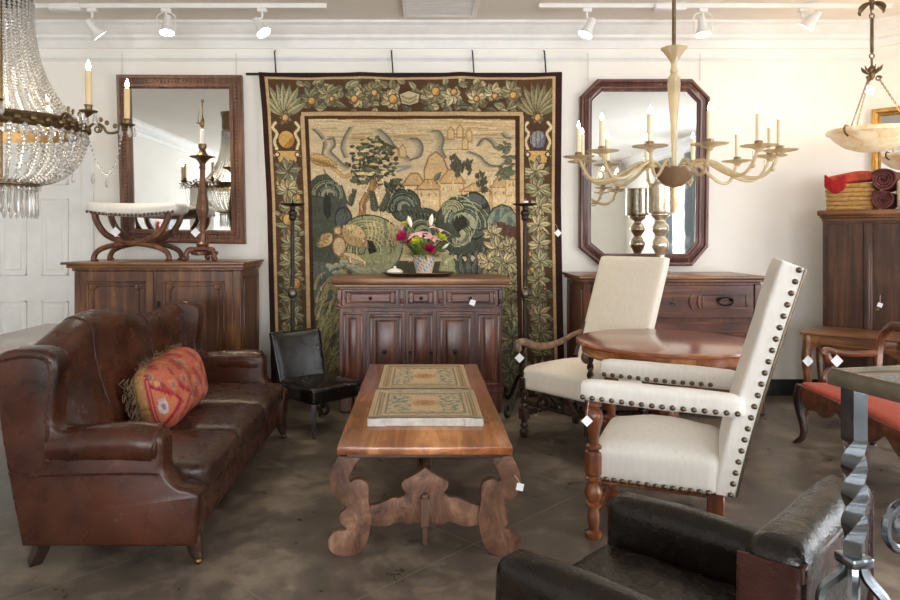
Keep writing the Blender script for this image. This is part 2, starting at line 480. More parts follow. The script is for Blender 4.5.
    M['rug_purple'] = plain('maroon_textile', rgb(112, 60, 58), 0.9, var=0.45, vs=30, bmp=0.5)
    M['cream_cloth'] = plain('cream_textile', rgb(212, 196, 160), 0.9, var=0.2, vs=20)
    M['green'] = plain('fresh_leaf', rgb(112, 146, 62), 0.5, var=0.4, vs=30)
    M['pale_green'] = plain('pale_leaf', rgb(176, 190, 112), 0.5, var=0.3, vs=30)
    M['magenta'] = plain('magenta_petal', rgb(186, 28, 92), 0.5, var=0.25, vs=30)
    M['pink'] = plain('pink_petal', rgb(238, 190, 196), 0.5, var=0.15, vs=30)
    M['white_petal'] = plain('white_petal', rgb(246, 242, 226), 0.5)
    M['lime'] = plain('lime_petal', rgb(206, 214, 50), 0.5, var=0.2, vs=30)
    M['fringe'] = plain('brown_fringe', rgb(112, 88, 66), 0.9, var=0.4, vs=50)
    M['red_plastic'] = plain('red_plastic', rgb(190, 40, 36), 0.4)
    M['picture'] = plain('dark_print', rgb(120, 130, 136), 0.5, var=0.4, vs=6)
mats()
# ------------------------------------------------------------------ the room
WY = 5.9; CZ = 3.12; LX = -4.5; RX = 4.9; BY = -5.0
CORN = Vector((3.77, 5.9)); DA = R(42); DDIR = Vector((math.cos(DA), -math.sin(DA)))   # diagonal corner wall
tt = (RX - CORN.x) / DDIR.x; DEND = CORN + DDIR * tt
T = 0.15
def room():
    fl = [(LX - T, BY - T), (RX + T, BY - T), (RX + T, WY + T), (LX - T, WY + T)]
    struct(MB().prism(fl, 'xy', -0.1, 0.0).build('floor', M['floor']))
    struct(MB().prism(fl, 'xy', CZ, CZ + 0.1).build('ceiling', M['ceiling']))
    struct(MB().box(LX - T, CORN.x + 0.02, WY, WY + T, 0, CZ).build('wall_back', M['wall']))
    n = Vector((DDIR.y, -DDIR.x)) * -T
    q = [CORN, DEND, DEND + n, CORN + n]
    struct(MB().prism([(p.x, p.y) for p in q], 'xy', 0, CZ).build('wall_corner', M['wall']))
    # left wall with a bright cased opening seen only in the left mirror
    mb = MB()
    mb.box(LX - T, LX, -1.9, WY, 0, CZ).box(LX - T, LX, BY, -3.5, 0, CZ).box(LX - T, LX, -3.5, -1.9, 2.35, CZ)
    struct(mb.build('wall_left', M['wall']))
    struct(MB().box(LX - T - 1.6, LX - T - 1.5, -4.6, -.8, 0, CZ).box(LX - T - 1.5, LX - T, -4.0, -3.9, 0, CZ)
           .box(LX - T - 1.5, LX - T, -1.5, -1.4, 0, CZ).box(LX - T - 1.5, LX - T, -3.9, -1.5, 2.6, 2.7)
           .box(LX - T - 1.5, LX - T, -3.9, -1.5, -.1, 0).build('wall_passage', M['wall']))
    # right wall and rear wall with tall windows
    def holed(name, axis, fixed, a0, a1, holes):
        mb = MB(); z0, z1 = 0.28, 2.72
        def bx(p, q, za, zb):
            if axis == 'y': mb.box(fixed, fixed + T, p, q, za, zb)
            else: mb.box(p, q, fixed - T, fixed, za, zb)
        e = a0
        for h0, h1 in holes:
            bx(e, h0, 0, CZ); bx(h0, h1, 0, z0); bx(h0, h1, z1, CZ); e = h1
        bx(e, a1, 0, CZ)
        struct(mb.build(name, M['wall']))
        return z0, z1
    RH = [(-1.95, -1.0), (0.1, 1.7), (2.4, 4.0)]
    BH = [(-3.6, -1.6), (-1.0, 1.0), (1.7, 3.7)]
    z0, z1 = holed('wall_right', 'y', RX, BY, DEND.y, RH)
    holed('wall_rear', 'x', BY, LX, RX, BH)
    k = 0
    for axis, fixed, holes in (('y', RX, RH), ('x', BY, BH)):
        for h0, h1 in holes:
            k += 1
            f = MB(); g = MB()
            def bx(mb, a0, a1, d0, d1, za, zb):
                if axis == 'y': mb.box(fixed + d0, fixed + d1, a0, a1, za, zb)
                else: mb.box(a0, a1, fixed - d1, fixed - d0, za, zb)
            w = 0.07
            bx(f, h0, h0 + w, 0.0, 0.1, z0, z1); bx(f, h1 - w, h1, 0.0, 0.1, z0, z1)
            bx(f, h0, h1, 0.0, 0.1, z0, z0 + w); bx(f, h0, h1, 0.0, 0.1, z1 - w, z1)
            mid = (h0 + h1) / 2
            bx(f, mid - 0.03, mid + 0.03, 0.02, 0.09, z0, z1)
            for zz in (z0 + 0.82, z0 + 1.62): bx(f, h0, h1, 0.03, 0.08, zz - 0.015, zz + 0.015)
            bx(g, h0 + w, h1 - w, 0.05, 0.056, z0 + w, z1 - w)
            o = struct(f.build('window_%d' % k, M['white_paint']))
            g.build('window_pane', M['pane'], o)
            # daylight standing in the window opening, outside the glass
            l = bpy.data.lights.new('daylight', 'AREA'); l.shape = 'RECTANGLE'
            l.size = h1 - h0 + 0.3; l.size_y = z1 - z0 + 0.3
            lo = bpy.data.objects.new('daylight', l); COL.objects.link(lo)
            m = (h0 + h1) / 2; zc = (z0 + z1) / 2
            if axis == 'y':
                lo.location = (fixed + 0.35, m, zc); lo.rotation_euler = (0, R(90), 0); l.size, l.size_y = l.size_y, l.size
                l.energy = RIGHT_W * (h1 - h0) / 1.6 * (.45 if h0 > 2 else 1)
            else:
                lo.location = (m, fixed - 0.35, zc); lo.rotation_euler = (R(90), 0, 0)
                l.energy = REAR_W
            l.color = (0.95, 0.975, 1.0)
    # mouldings along the back wall and the corner wall: crown, picture rail
    def run(mb, prof, a, b, nrm):
        """sweep a profile of (out, z) boxes from a to b on a wall with inward normal nrm"""
        a = Vector(a); b = Vector(b); nrm = Vector(nrm)
        vs = []; m = len(prof)
        for p in (a, b):
            for o_, z in prof: vs.append((p.x + nrm.x * o_, p.y + nrm.y * o_, z))
        fs = [(i, (i + 1) % m, m + (i + 1) % m, m + i) for i in range(m)] + [tuple(range(m)), tuple(range(m, 2 * m))[::-1]]
        mb.add(vs, fs)
    crown = [(0, CZ), (0.15, CZ), (0.15, CZ - .02), (0.12, CZ - .035), (0.085, CZ - .075), (0.055, CZ - .095), (0.055, CZ - .12), (0.03, CZ - .14), (0.022, CZ - .2), (0, CZ - .2)]
    rail = [(0, CZ - .26), (.02, CZ - .265), (.024, CZ - .285), (.008, CZ - .30), (0, CZ - .31)]
    nb = (0, -1); nd = (-math.sin(DA), -math.cos(DA))
    mb = MB(); run(mb, crown, (LX, WY), CORN, nb); struct(mb.build('trim_1', M['white_paint'], angle=20))
    mb = MB(); run(mb, rail, (LX, WY), CORN, nb); struct(mb.build('trim_2', M['white_paint'], angle=20))
    mb = MB(); run(mb, crown, CORN, DEND, nd); struct(mb.build('trim_3', M['white_paint'], angle=20))
    mb = MB(); run(mb, rail, CORN, DEND, nd); struct(mb.build('trim_4', M['white_paint'], angle=20))
    for i, (a, b, nn) in enumerate((((LX, BY), (LX, WY), (1, 0)), ((RX, BY), (RX, DEND.y), (-1, 0)), ((LX, BY), (RX, BY), (0, 1)))):
        mb = MB(); run(mb, crown, a, b, nn); struct(mb.build('trim_%d' % (5 + i), M['white_paint'], angle=20))
    base = [(0, 0), (.018, 0), (.018, .12), (.010, .135), (0, .135)]
    mb = MB(); run(mb, base, (-2.78, WY), CORN, nb); struct(mb.build('baseboard_back', M['base_black']))
    mb = MB(); run(mb, base, CORN, DEND, nd); struct(mb.build('baseboard_corner', M['base_black']))
    # six-panel white door at the far left
    x0, x1, zt = -3.66, -2.85, 2.03
    mb = MB().box(x0, x1, WY - .02, WY - .002, 0, zt)
    for cx in (-3.425, -3.075):
        for za, zb in ((0.17, .80), (1.01, 1.66), (1.77, 1.96)):
            w = .115
            mb.box(cx - w, cx + w, WY - .022, WY - .01, za, zb)                      # sunk field edge
            for (a, b, c, d) in ((cx - w, cx + w, za, za + .018), (cx - w, cx + w, zb - .018, zb), (cx - w, cx - w + .018, za, zb), (cx + w - .018, cx + w, za, zb)):
                mb.box(a, b, WY - .030, WY - .012, c, d, .004)
            mb.box(cx - w + .045, cx + w - .045, WY - .029, WY - .012, za + .045, zb - .045, .006)
    d = struct(mb.build('door_1', M['white_paint']))
    mb = MB()
    for a, b, c, e in ((x0 - .10, x0, 0, zt + .1), (x1, x1 + .10, 0, zt + .1), (x0, x1, zt, zt + .1)):
        mb.box(a, b, WY - .03, WY, c, e, .008)
    mb.build('door_casing', M['white_paint'], d)
    MB().lathe([(.022, 0), (.022, .008), (.01, .012), (.01, .035), (.026, .045), (.028, .06), (.018, .072), (0, .074)], M=Matrix.Translation((x0 + .07, WY - .02, .98)) @ Matrix.Rotation(R(90), 4, 'X')).build('door_knob', M['brass'], d)

RIGHT_W = 150; REAR_W = 165; SPOT_W = 30; EXPO = 0.62
room()
def curtain(y0, y1, label):
    t = thing('curtain', label, 'curtain', (RX - .07, (y0 + y1) / 2, 0), 0, 'curtains by the right wall window')
    h = (y1 - y0) / 2
    def fn(i, j): return (.03 * math.sin(i * 34) * (.6 + .4 * j), lerpl(-h, h, i), lerpl(2.85, .03, j))
    def fb(i, j): p = fn(i, j); return (p[0] + .006, p[1], p[2])
    MB().grid(fn, 60, 8).grid(fb, 60, 8).build('drape', M['curtain'], t, angle=80)
curtain(-2.75, -1.75, 'grey blue curtain on the left of the window reflected in the octagonal mirror')
curtain(-1.12, -.62, 'grey blue curtain on the right of the window reflected in the octagonal mirror')

# ceiling air grille
t = thing('ceiling_vent', 'white louvred air grille set in the ceiling above the tapestry', 'vent', (0.15, 5.35, CZ))
mb = MB()
for a, b, c, d in ((-.29, .29, -.30, -.26), (-.29, .29, .26, .30), (-.29, -.25, -.26, .26), (.25, .29, -.26, .26)):
    mb.box(a, b, c, d, -.016, 0, .003)
mb.build('vent_frame', M['white_paint'], t)
mb = MB()
for k in range(14):
    y = -.25 + k * .0372
    mb.box(-.25, .25, y, y + .022, -.012, -.004, M=None)
mb.build('louvre', M['white_metal'], t)
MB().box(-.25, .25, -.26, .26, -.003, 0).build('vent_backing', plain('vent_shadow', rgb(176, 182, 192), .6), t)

# two lighting tracks with their spotlights
def track(x0, x1, y, label, feedx):
    t = thing('ceiling_track', label, 'light track', ((x0 + x1) / 2, y, CZ))
    h = (x1 - x0) / 2
    MB().box(-h, h, -.018, .018, -.035, 0, .004).build('rail', M['white_metal'], t)
    fx = feedx - (x0 + x1) / 2
    MB().box(fx - .12, fx + .12, -.04, .04, -.055, 0, .01).build('feed_box', M['white_metal'], t)
TY = 5.36
track(-3.1, -.72, TY, 'white ceiling track carrying three spotlights above the left mirror', -2.72)
track(.90, 3.6, TY, 'white ceiling track carrying three spotlights above the glass chandelier', 1.90)
SPOTS = [  # pixel of hang point x, pixel of the lamp mouth, direction the lamp looks, caged?
    (92, (100, 36), (.55, .4, -.75), False, 'white track spotlight tilted right, nearest the crystal chandelier'),
    (166, (167, 33), (.05, -.25, -1), True, 'white caged track spotlight pointing straight down above the left mirror'),
    (262, (264, 33), (.5, -.25, -.8), False, 'white track spotlight at the right end of the left track, tilted towards the tapestry'),
    (587, (585, 35), (-.45, -.1, -.9), False, 'white track spotlight at the left end of the right track, tilted towards the tapestry'),
    (703, (703, 35), (.0, -.2, -1), True, 'white caged track spotlight pointing down beside the glass chandelier rod'),
    (803, (806, 28), (-.5, .40, -.75), False, 'white track spotlight near the right corner, aimed at the wall')]
for hx, mouth, d, cage, lab in SPOTS:
    p = P(hx, 8, TY); t = thing('track_spotlight', lab, 'spotlight', (p.x, TY, CZ - .035), 0, 'track spotlights')
    q = P(mouth[0], mouth[1], TY - .02) - t.location
    dv = Vector(d).normalized(); rot = dv.to_track_quat('-Z', 'Y').to_matrix().to_4x4()
    Mx = Matrix.Translation(q) @ rot
    MB().box(-.035, .035, -.02, .02, -.03, 0, .005).build('mount', M['white_metal'], t)
    back = q - dv * .10
    MB().tube(smooth_path([(0, 0, -.02), (0, 0, -.07), tuple(back * .6 + Vector((0, 0, -.03)) * .4), tuple(back)], 4), .009, 6).build('stem', M['white_metal'], t)
    lh = MB().lathe([(.012, .145), (.026, .14), (.030, .10), (.032, .07), (.046, .03), (.058, .008), (.061, 0), (.056, 0), (.040, .03), (.02, .06), (0, .06)], M=Mx, n=20)
    lh.build('lamp_head', M['white_metal'], t)
    MB().lathe([(0, .012), (.03, .010), (.052, .006), (.052, .003), (0, .003)], M=Mx, n=20).build('lens', M['lens'], t)
    if cage:
        cg = MB()
        for a in (0, PI):
            cg.tube(smooth_path([(math.cos(a) * .02, 0, -.03), (math.cos(a) * .068, 0, -.06), (math.cos(a) * .07, 0, q.z + .05), (math.cos(a) * .066, 0, q.z + .015)], 4), .004, 5)
        cg.build('yoke', M['white_metal'], t)
    l = bpy.data.lights.new('spot_beam', 'SPOT'); l.energy = SPOT_W * (.12 if hx > 780 else 1)
    l.spot_size = R(78); l.spot_blend = .9; l.shadow_soft_size = .05; l.color = (1, .87, .68)
    lo = bpy.data.objects.new('spot_beam', l); COL.objects.link(lo)
    lo.location = t.location + q + dv * .03; lo.rotation_euler = rot.to_euler()

# ------------------------------------------------------------------ the tapestry, its weave dyed from drawn motifs
class Canvas:
    def __init__(self, w, h, s, base):
        self.w, self.h, self.s = w, h, s
        self.nx, self.ny = int(w * s), int(h * s)
        self.a = np.zeros((self.ny, self.nx, 3)); self.a[:] = base
        yy, xx = np.mgrid[0:self.ny, 0:self.nx]
        self.X = (xx + .5) / s; self.Y = (yy + .5) / s
        self.rs = np.random.RandomState(3)
    def win(self, x0, x1, y0, y1):
        s = self.s
        i0 = max(0, int(x0 * s)); i1 = min(self.nx, int(x1 * s) + 2); j0 = max(0, int(y0 * s)); j1 = min(self.ny, int(y1 * s) + 2)
        if i1 <= i0 or j1 <= j0: return None
        sl = (slice(j0, j1), slice(i0, i1)); return sl, self.X[sl], self.Y[sl]
    def rect(self, x0, x1, y0, y1, c):
        w = self.win(x0, x1, y0, y1)
        if w:
            sl, X, Y = w; m = (X >= x0) & (X <= x1) & (Y >= y0) & (Y <= y1); self.a[sl][m] = c
    def ell(self, cx, cy, rx, ry, c, edge=None, shade=None):
        w = self.win(cx - rx - 2, cx + rx + 2, cy - ry - 2, cy + ry + 2)
        if not w: return
        sl, X, Y = w; d = ((X - cx) / rx) ** 2 + ((Y - cy) / ry) ** 2
        self.a[sl][d <= 1] = c
        if shade is not None: self.a[sl][(d <= 1) & ((X - cx) / rx + (Y - cy) / ry > .35)] = shade
        if edge is not None: self.a[sl][(d <= 1) & (d > (1 - 1.3 / min(rx, ry)) ** 2)] = edge
    def leaf(self, x, y, L, W, ang, c1, c2, rib=None, edge=None, bend=0.0):
        ca, sa = math.cos(ang), math.sin(ang)
        w = self.win(x - L * 1.1, x + L * 1.1, y - L * 1.1, y + L * 1.1)
        if not w: return
        sl, X, Y = w
        a = ((X - x) * ca + (Y - y) * sa) / L; b = (-(X - x) * sa + (Y - y) * ca) - bend * L * a * (1 - a) * 2
        ok = (a >= 0) & (a <= 1); hw = W * np.sin(np.clip(a, 0, 1) ** .8 * PI)
        m = ok & (np.abs(b) <= hw); A = self.a[sl]
        A[m & (b <= 0)] = c1; A[m & (b > 0)] = c2
        if rib is not None: A[m & (np.abs(b) < .45)] = rib
        if edge is not None: A[m & (np.abs(b) > hw - .8)] = edge
    def poly(self, pts, c, edge=None):
        xs = [p[0] for p in pts]; ys = [p[1] for p in pts]
        w = self.win(min(xs), max(xs), min(ys), max(ys))
        if not w: return
        sl, X, Y = w; m = np.zeros(X.shape, bool); n = len(pts)
        for i in range(n):
            x1, y1 = pts[i]; x2, y2 = pts[(i + 1) % n]
            if y1 == y2: continue
            k = ((y1 <= Y) & (Y < y2)) | ((y2 <= Y) & (Y < y1))
            m ^= k & (X < (x2 - x1) * (Y - y1) / (y2 - y1) + x1)
        self.a[sl][m] = c
        if edge is not None:
            for i in range(n): self.line([pts[i], pts[(i + 1) % n]], .7, edge)
    def line(self, pts, wd, c, taper=False):
        for i in range(len(pts) - 1):
            (x1, y1), (x2, y2) = pts[i], pts[i + 1]
            ww = wd * (1 - .8 * i / (len(pts) - 1)) if taper else wd
            w = self.win(min(x1, x2) - ww, max(x1, x2) + ww, min(y1, y2) - ww, max(y1, y2) + ww)
            if not w: continue
            sl, X, Y = w; dx, dy = x2 - x1, y2 - y1; q = dx * dx + dy * dy + 1e-9
            t = np.clip(((X - x1) * dx + (Y - y1) * dy) / q, 0, 1)
            self.a[sl][(X - x1 - t * dx) ** 2 + (Y - y1 - t * dy) ** 2 <= ww * ww] = c
    def curve(self, pts, wd, c, taper=False):
        pp = [(p.x, p.y) for p in smooth_path([(a, b, 0) for a, b in pts], 6)]
        self.line(pp, wd, c, taper)
    def linear(self):
        c = np.clip(self.a, 0, 255) / 255.0
        return np.where(c <= .04045, c / 12.92, ((c + .055) / 1.055) ** 2.4)

DK = (70, 52, 40); MAR = (56, 36, 33); TAN = (190, 161, 118); SAND = (199, 178, 142)
CREAM = (214, 196, 154); BLUE = (118, 120, 112); BRN = (134, 100, 66)
def mixc(a, b, t): return tuple(x + (y - x) * t for x, y in zip(a, b))
def draw_tapestry():
    # drawing units = survey-picture units: x 0..296 from the left edge, y 0..328 from the top edge
    c = Canvas(296, 328, 1.75, DK); rs = random.Random(11)
    c.rect(0, 296, 0, 328, MAR)
    c.rect(6, 289, 4.5, 328, TAN); c.rect(8.5, 286.5, 7, 328, (84, 62, 46))
    c.rect(38, 258.5, 40, 328, TAN); c.rect(42, 254, 44, 328, (74, 50, 34)); c.rect(45, 250, 48, 328, SAND)
    PAL = {'s': ((172, 166, 126), (142, 140, 108)), 't': ((126, 126, 100), (94, 96, 80)), 'g': ((200, 164, 106), (172, 134, 84)), 'c': ((200, 186, 144), (174, 160, 120)), 'o': ((146, 138, 102), (118, 114, 86)), 'b': ((128, 130, 114), (100, 104, 94))}
    def lf(x, y, L, W, a, kind, edge=(92, 76, 58), bend=0.0):
        p, q = PAL[kind]; k = rs.uniform(.92, 1.06); p = tuple(v * k for v in p); q = tuple(v * k for v in q)
        c.leaf(x, y, L, W, a, p, q, tuple(v * .8 for v in q), edge, bend)
    def spray(x, y, n, L, kinds, a0=0, spread=2 * PI, W=.24):
        for k in range(n):
            a = a0 + spread * (k + .5) / n + rs.uniform(-.18, .18)
            lf(x, y, L * rs.uniform(.75, 1.1), L * W, a, rs.choice(kinds), bend=rs.uniform(-.15, .15))
    def fruit(x, y, r, col=(204, 162, 98), sh=(176, 130, 76)):
        c.ell(x, y, r, r * 1.12, col, (110, 82, 56), sh)
    # top border: crowded leaves and fruit
    for k in range(150):
        x = rs.uniform(44, 254); y = rs.uniform(11, 37)
        lf(x, y, rs.uniform(9, 15), rs.uniform(2.6, 4.6), rs.uniform(0, 2 * PI), rs.choice('sstoogcbt'), bend=rs.uniform(-.2, .2))
    for x in (50, 70, 92, 112, 130, 172, 190, 212, 230, 248):
        spray(x + rs.uniform(-3, 3), 23 + rs.uniform(-6, 6), 8, 13, rs.choice(['so', 'sc', 'to', 'co']), W=.3); fruit(x, 23 + rs.uniform(-6, 6), rs.uniform(3, 5))
    c.poly([(136, 22), (146, 18), (157, 22), (155, 31), (146, 34), (138, 32)], (186, 172, 134), DK)
    c.curve([(139, 24), (146, 27), (153, 24)], 1, (136, 126, 98)); c.curve([(139, 28), (146, 31), (153, 27)], .8, (136, 126, 98))
    # corner pots with upright leaves, then sprays, pears and grapes all the way down
    for side in (0, 1):
        cx = 23 if side == 0 else 272
        c.rect(cx - 13.5, cx + 13.5, 8, 40, (88, 62, 44))
        for a in (-2.6, -2.3, -2.0, -1.75, -1.57, -1.35, -1.1, -.85, -.55):
            lf(cx, 44, 36 if abs(a + 1.57) < .5 else 28, 4.2, a, 's' if side == 0 else 'o')
        spray(cx, 46, 7, 9, 'so'); fruit(cx, 46, 4)
        c.ell(cx, 68, 9, 10, (196, 156, 90) if side == 0 else (150, 150, 146), DK, (166, 122, 68) if side == 0 else (118, 118, 122))
        if side:
            for q in (-5, -1.5, 2, 5): c.curve([(cx + q, 60), (cx + q * 1.3, 68), (cx + q, 76)], .5, (96, 96, 104))
        for sx in (-1, 1):
            c.curve([(cx + sx * 10, 51), (cx + sx * 13, 56), (cx + sx * 9, 62), (cx + sx * 12, 70), (cx + sx * 10, 78), (cx + sx * 12, 84)], 1.9, (110, 84, 58)); c.curve([(cx + sx * 10, 51), (cx + sx * 13, 56), (cx + sx * 9, 62), (cx + sx * 12, 70), (cx + sx * 10, 78), (cx + sx * 12, 84)], 1.3, CREAM)
        c.poly([(cx - 11, 79), (cx + 11, 79), (cx + 9, 92), (cx - 9, 92)], (194, 160, 102), DK)
        c.ell(cx - 10, 83, 3, 3, CREAM, DK); c.ell(cx + 10, 83, 3, 3, CREAM, DK)
        y = 100
        while y < 326:
            for q in range(12):
                lf(cx + rs.uniform(-9, 9), y + rs.uniform(-9, 9), rs.uniform(7, 11), 2.6, rs.uniform(0, 6.3), rs.choice('stbo'))
            spray(cx + rs.uniform(-2, 2), y, 9, 15, rs.choice(['ss', 'sc', 'st', 'so', 'cs']), rs.uniform(0, 6), W=.22)
            fruit(cx + rs.choice((-1, 1)) * rs.uniform(3, 8), y + rs.uniform(8, 12), rs.uniform(3.6, 5.4), (206, 166, 100) if rs.random() < .75 else (184, 134, 98))
            y += 18
        if side:
            c.rect(cx - 13, cx + 13, 284, 318, (88, 66, 48))
            for a in (-2.3, -2.0, -1.75, -1.5, -1.25, -.95): lf(cx, 318, 38, 3.4, a, 's')
        else: fruit(cx - 2, 148, 6); fruit(cx + 4, 212, 6)
    for a, b, col in ((0, 6, MAR), (6, 8.5, TAN), (38, 42, TAN), (42, 45.5, (70, 48, 36)), (250, 254.5, (70, 46, 38)), (254.5, 258.5, TAN), (286.5, 289, TAN), (289, 296, MAR)):
        c.rect(a, b, 42 if 30 < a < 260 else 4.5, 328, col)
    c.rect(0, 296, 0, 4.5, MAR); c.rect(6, 289, 4.5, 7, TAN); c.rect(38, 258.5, 40, 44, TAN); c.rect(42, 254.5, 44, 48, (78, 56, 40))
    for x in (38, 258.5): c.rect(x - .6, x + .6, 40, 328, DK)
    c.rect(38, 258.5, 39.2, 40, DK)
    # inner field. X(u): survey x to drawing x
    X = lambda u: u - 266
    Yv = lambda v: v - 72
    def Q(*pts): return [(X(u), Yv(v)) for u, v in pts]
    for k in range(120):                                  # woven streaks of sky
        y = Yv(120 + 24 * rs.random() ** 1.5); x = rs.uniform(45, 235)
        c.line([(x, y), (min(250, x + rs.uniform(10, 50)), y + rs.uniform(-.6, .6))], rs.uniform(.3, .8), rs.choice([(182, 154, 112), (212, 188, 146), (172, 146, 108), (192, 166, 122)]))
    for k in range(260):
        y = Yv(rs.uniform(138, 215)); x = rs.uniform(45, 244)
        c.line([(x, y), (x + rs.uniform(2, 10), y + rs.uniform(-2, 2))], .5, rs.choice([(184, 158, 116), (216, 194, 152), (178, 152, 110), (196, 170, 124)]))
    def crag(pts, wd=7, dirx=1):
        """a rock edge: dark blue-grey on its rim, fading into the ground"""
        n = 12
        for j in range(n, -1, -1):
            t = j / n; o_ = wd * t * dirx
            c.curve(Q(*[(u - o_, v + o_ * .25) for u, v in pts]), .9, mixc((118, 114, 102), SAND, min(1, t ** .6)))
        c.curve(Q(*pts), .7, (108, 104, 92))
    crag([(316, 130), (322, 136), (326, 144), (324, 154), (324, 158)], 5, -1); crag([(331, 140), (336, 139), (337, 146), (333, 152), (338, 158), (344, 164), (350, 168)], 6, 1)
    crag([(352, 128), (346, 138), (343, 148), (346, 158)], 6, -1)
    crag([(382, 130), (390, 137), (396, 146), (404, 153), (412, 161)], 8, 1); crag([(412, 139), (420, 140), (424, 148), (421, 157), (412, 160)], 9, 1)
    crag([(434, 131), (441, 132), (445, 140), (443, 150), (447, 158)], 9, 1); crag([(478, 146), (484, 139), (491, 142), (496, 149), (503, 150)], 6, -1)
    crag([(502, 134), (506, 138), (511, 139)], 6, -1); crag([(470, 152), (480, 156), (486, 162), (492, 166), (502, 166), (508, 160)], 5, 1)
    for u, v in ((452, 140), (461, 138), (470, 142), (388, 158), (396, 160), (404, 158), (466, 150)):   # distant town
        c.poly(Q((u - 3, v), (u - 3, v - 9), (u, v - 13), (u + 3, v - 9), (u + 3, v)), (204, 176, 128), (164, 130, 90))
    c.line(Q((444, 150), (474, 150)), .5, BRN); c.line(Q((380, 167), (412, 167)), .9, (136, 144, 140)); c.line(Q((398, 172), (412, 167)), 1, (130, 140, 138))
    c.poly(Q((425, 184), (425, 170), (430, 157), (437, 152), (444, 158), (449, 172), (450, 182)), (196, 166, 120), BRN)
    c.leaf(*Q((434, 182))[0], 13, 3, -.9, (116, 116, 108), (92, 94, 92))
    for (u0, u1, v0, v1, rf) in ((404, 424, 186, 200, 12), (418, 440, 190, 212, 10), (440, 464, 184, 208, 14), (462, 490, 192, 212, 8), (492, 517, 188, 210, 15), (506, 518, 180, 196, 8)):
        c.poly(Q((u0, v1), (u0, v0), (u1, v0), (u1, v1)), (204, 180, 138), (172, 138, 98))
        c.poly(Q((u0 - 2, v0), ((u0 + u1) / 2 - 3, v0 - rf), ((u0 + u1) / 2 + 5, v0 - rf), (u1 + 2, v0)), (190, 158, 112), (146, 112, 78))
        for k in range(3):
            uu = u0 + 3 + k * (u1 - u0) / 3; c.rect(X(uu), X(uu + 1.4), Yv(v0 + 4), Yv(v0 + 7), (160, 124, 84))
    # long-necked bird on the left
    c.curve(Q((330, 163), (336, 170), (344, 177), (351, 175)), 1.9, BRN); c.curve(Q((330, 163), (336, 170), (344, 177), (351, 175)), 1.3, (190, 158, 104))
    c.leaf(*Q((309, 157))[0], 32, 6, .28, (190, 160, 106), (172, 138, 90), None, BRN)
    for k in range(7): c.curve(Q((312 + k * 3, 158 + k * .6), (315 + k * 3, 161 + k), (320 + k * 3, 162 + k)), .5, (140, 106, 68))
    c.line(Q((325, 170), (327, 176)), .7, BRN)
    # tree
    tr = Q((358, 221), (362, 213), (362, 205), (367, 196), (373, 187), (373, 176), (371, 160))
    c.curve(tr, 3.4, (104, 76, 52)); c.curve(tr, 2.5, (158, 122, 84)); c.curve([(x + 1.2, y) for x, y in tr], .7, (122, 90, 60))
    for q in (Q((361, 214), (354, 219), (349, 221)), Q((363, 214), (370, 219), (376, 221)), Q((370, 192), (379, 186), (388, 183)), Q((372, 182), (364, 174), (358, 172))): c.curve(q, 1.5, (150, 114, 78), True)
    for (bx, by, br) in ((372, 145, 13), (362, 152, 13), (382, 150, 12), (358, 164, 13), (384, 164, 14), (372, 168, 14), (360, 178, 10), (386, 178, 13), (392, 186, 8)):
        for k in range(30):
            a = rs.uniform(0, 2 * PI); r = br * math.sqrt(rs.random())
            c.leaf(X(bx + r * math.cos(a)), Yv(by + r * .7 * math.sin(a)), rs.uniform(4, 7), 1.7, rs.uniform(-.6, 1.2), *rs.choice([((88, 90, 68), (70, 72, 56)), ((106, 108, 82), (86, 88, 68)), ((72, 74, 60), (58, 60, 50))]))
    for (u, v) in ((366, 142), (374, 138), (380, 145), (367, 151), (381, 156), (360, 158), (375, 165), (355, 163), (365, 174), (384, 172), (372, 174), (380, 182), (358, 174)):
        for k in range(4): c.ell(X(u + rs.uniform(-3, 3)), Yv(v + rs.uniform(-1, 1)), rs.uniform(1.5, 3), .9, rs.choice([(214, 196, 146), (204, 182, 132), (198, 166, 110)]))
    def fern(u, v, h, tilt=0.0, col=(86, 86, 70)):
        for k in range(8):
            t = k / 8
            for s in (-1, 1): c.leaf(X(u) + h * t * math.sin(tilt), Yv(v) - h * t * math.cos(tilt), h * .34 * (1 - t * .4), 1.5, -PI / 2 + tilt + s * .7, col, tuple(x * .85 for x in col))
    fern(344, 206, 20, -.2); fern(349, 206, 17, .35); fern(375, 212, 21, -.15); fern(381, 212, 20, .4)
    for (u, v, s) in ((455, 164, 8), (459, 172, 9), (466, 170, 8), (481, 182, 8), (483, 188, 7)):
        for k in range(16): c.leaf(X(u + rs.uniform(-4, 4)), Yv(v + rs.uniform(-7, 7)), s * .8, 1.6, rs.uniform(-2.2, -.6), (90, 86, 72), (74, 72, 60))
    for (u, v, s) in ((508, 148, 9), (514, 160, 10), (510, 172, 10), (505, 176, 8)):
        for k in range(16): c.leaf(X(u + rs.uniform(-7, 6)), Yv(v + rs.uniform(-4, 4)), s * .7, 1.7, rs.uniform(2.4, 3.9), (110, 112, 88), (88, 90, 72))
    G1 = (170, 162, 122); G2 = (112, 112, 90); G3 = (76, 80, 68); G4 = (54, 53, 46)
    # dark thicket at the left, bottom ground
    c.poly(Q((311, 182), (318, 176), (328, 174), (338, 184), (342, 198), (350, 212), (352, 226), (346, 232), (342, 250), (330, 268), (311, 272)), G3)
    c.poly(Q((311, 262), (345, 258), (420, 262), (470, 262), (517, 250), (517, 400), (311, 400)), (82, 80, 66))
    c.poly(Q((311, 262), (340, 264), (345, 285), (330, 300), (311, 300)), (92, 96, 88))
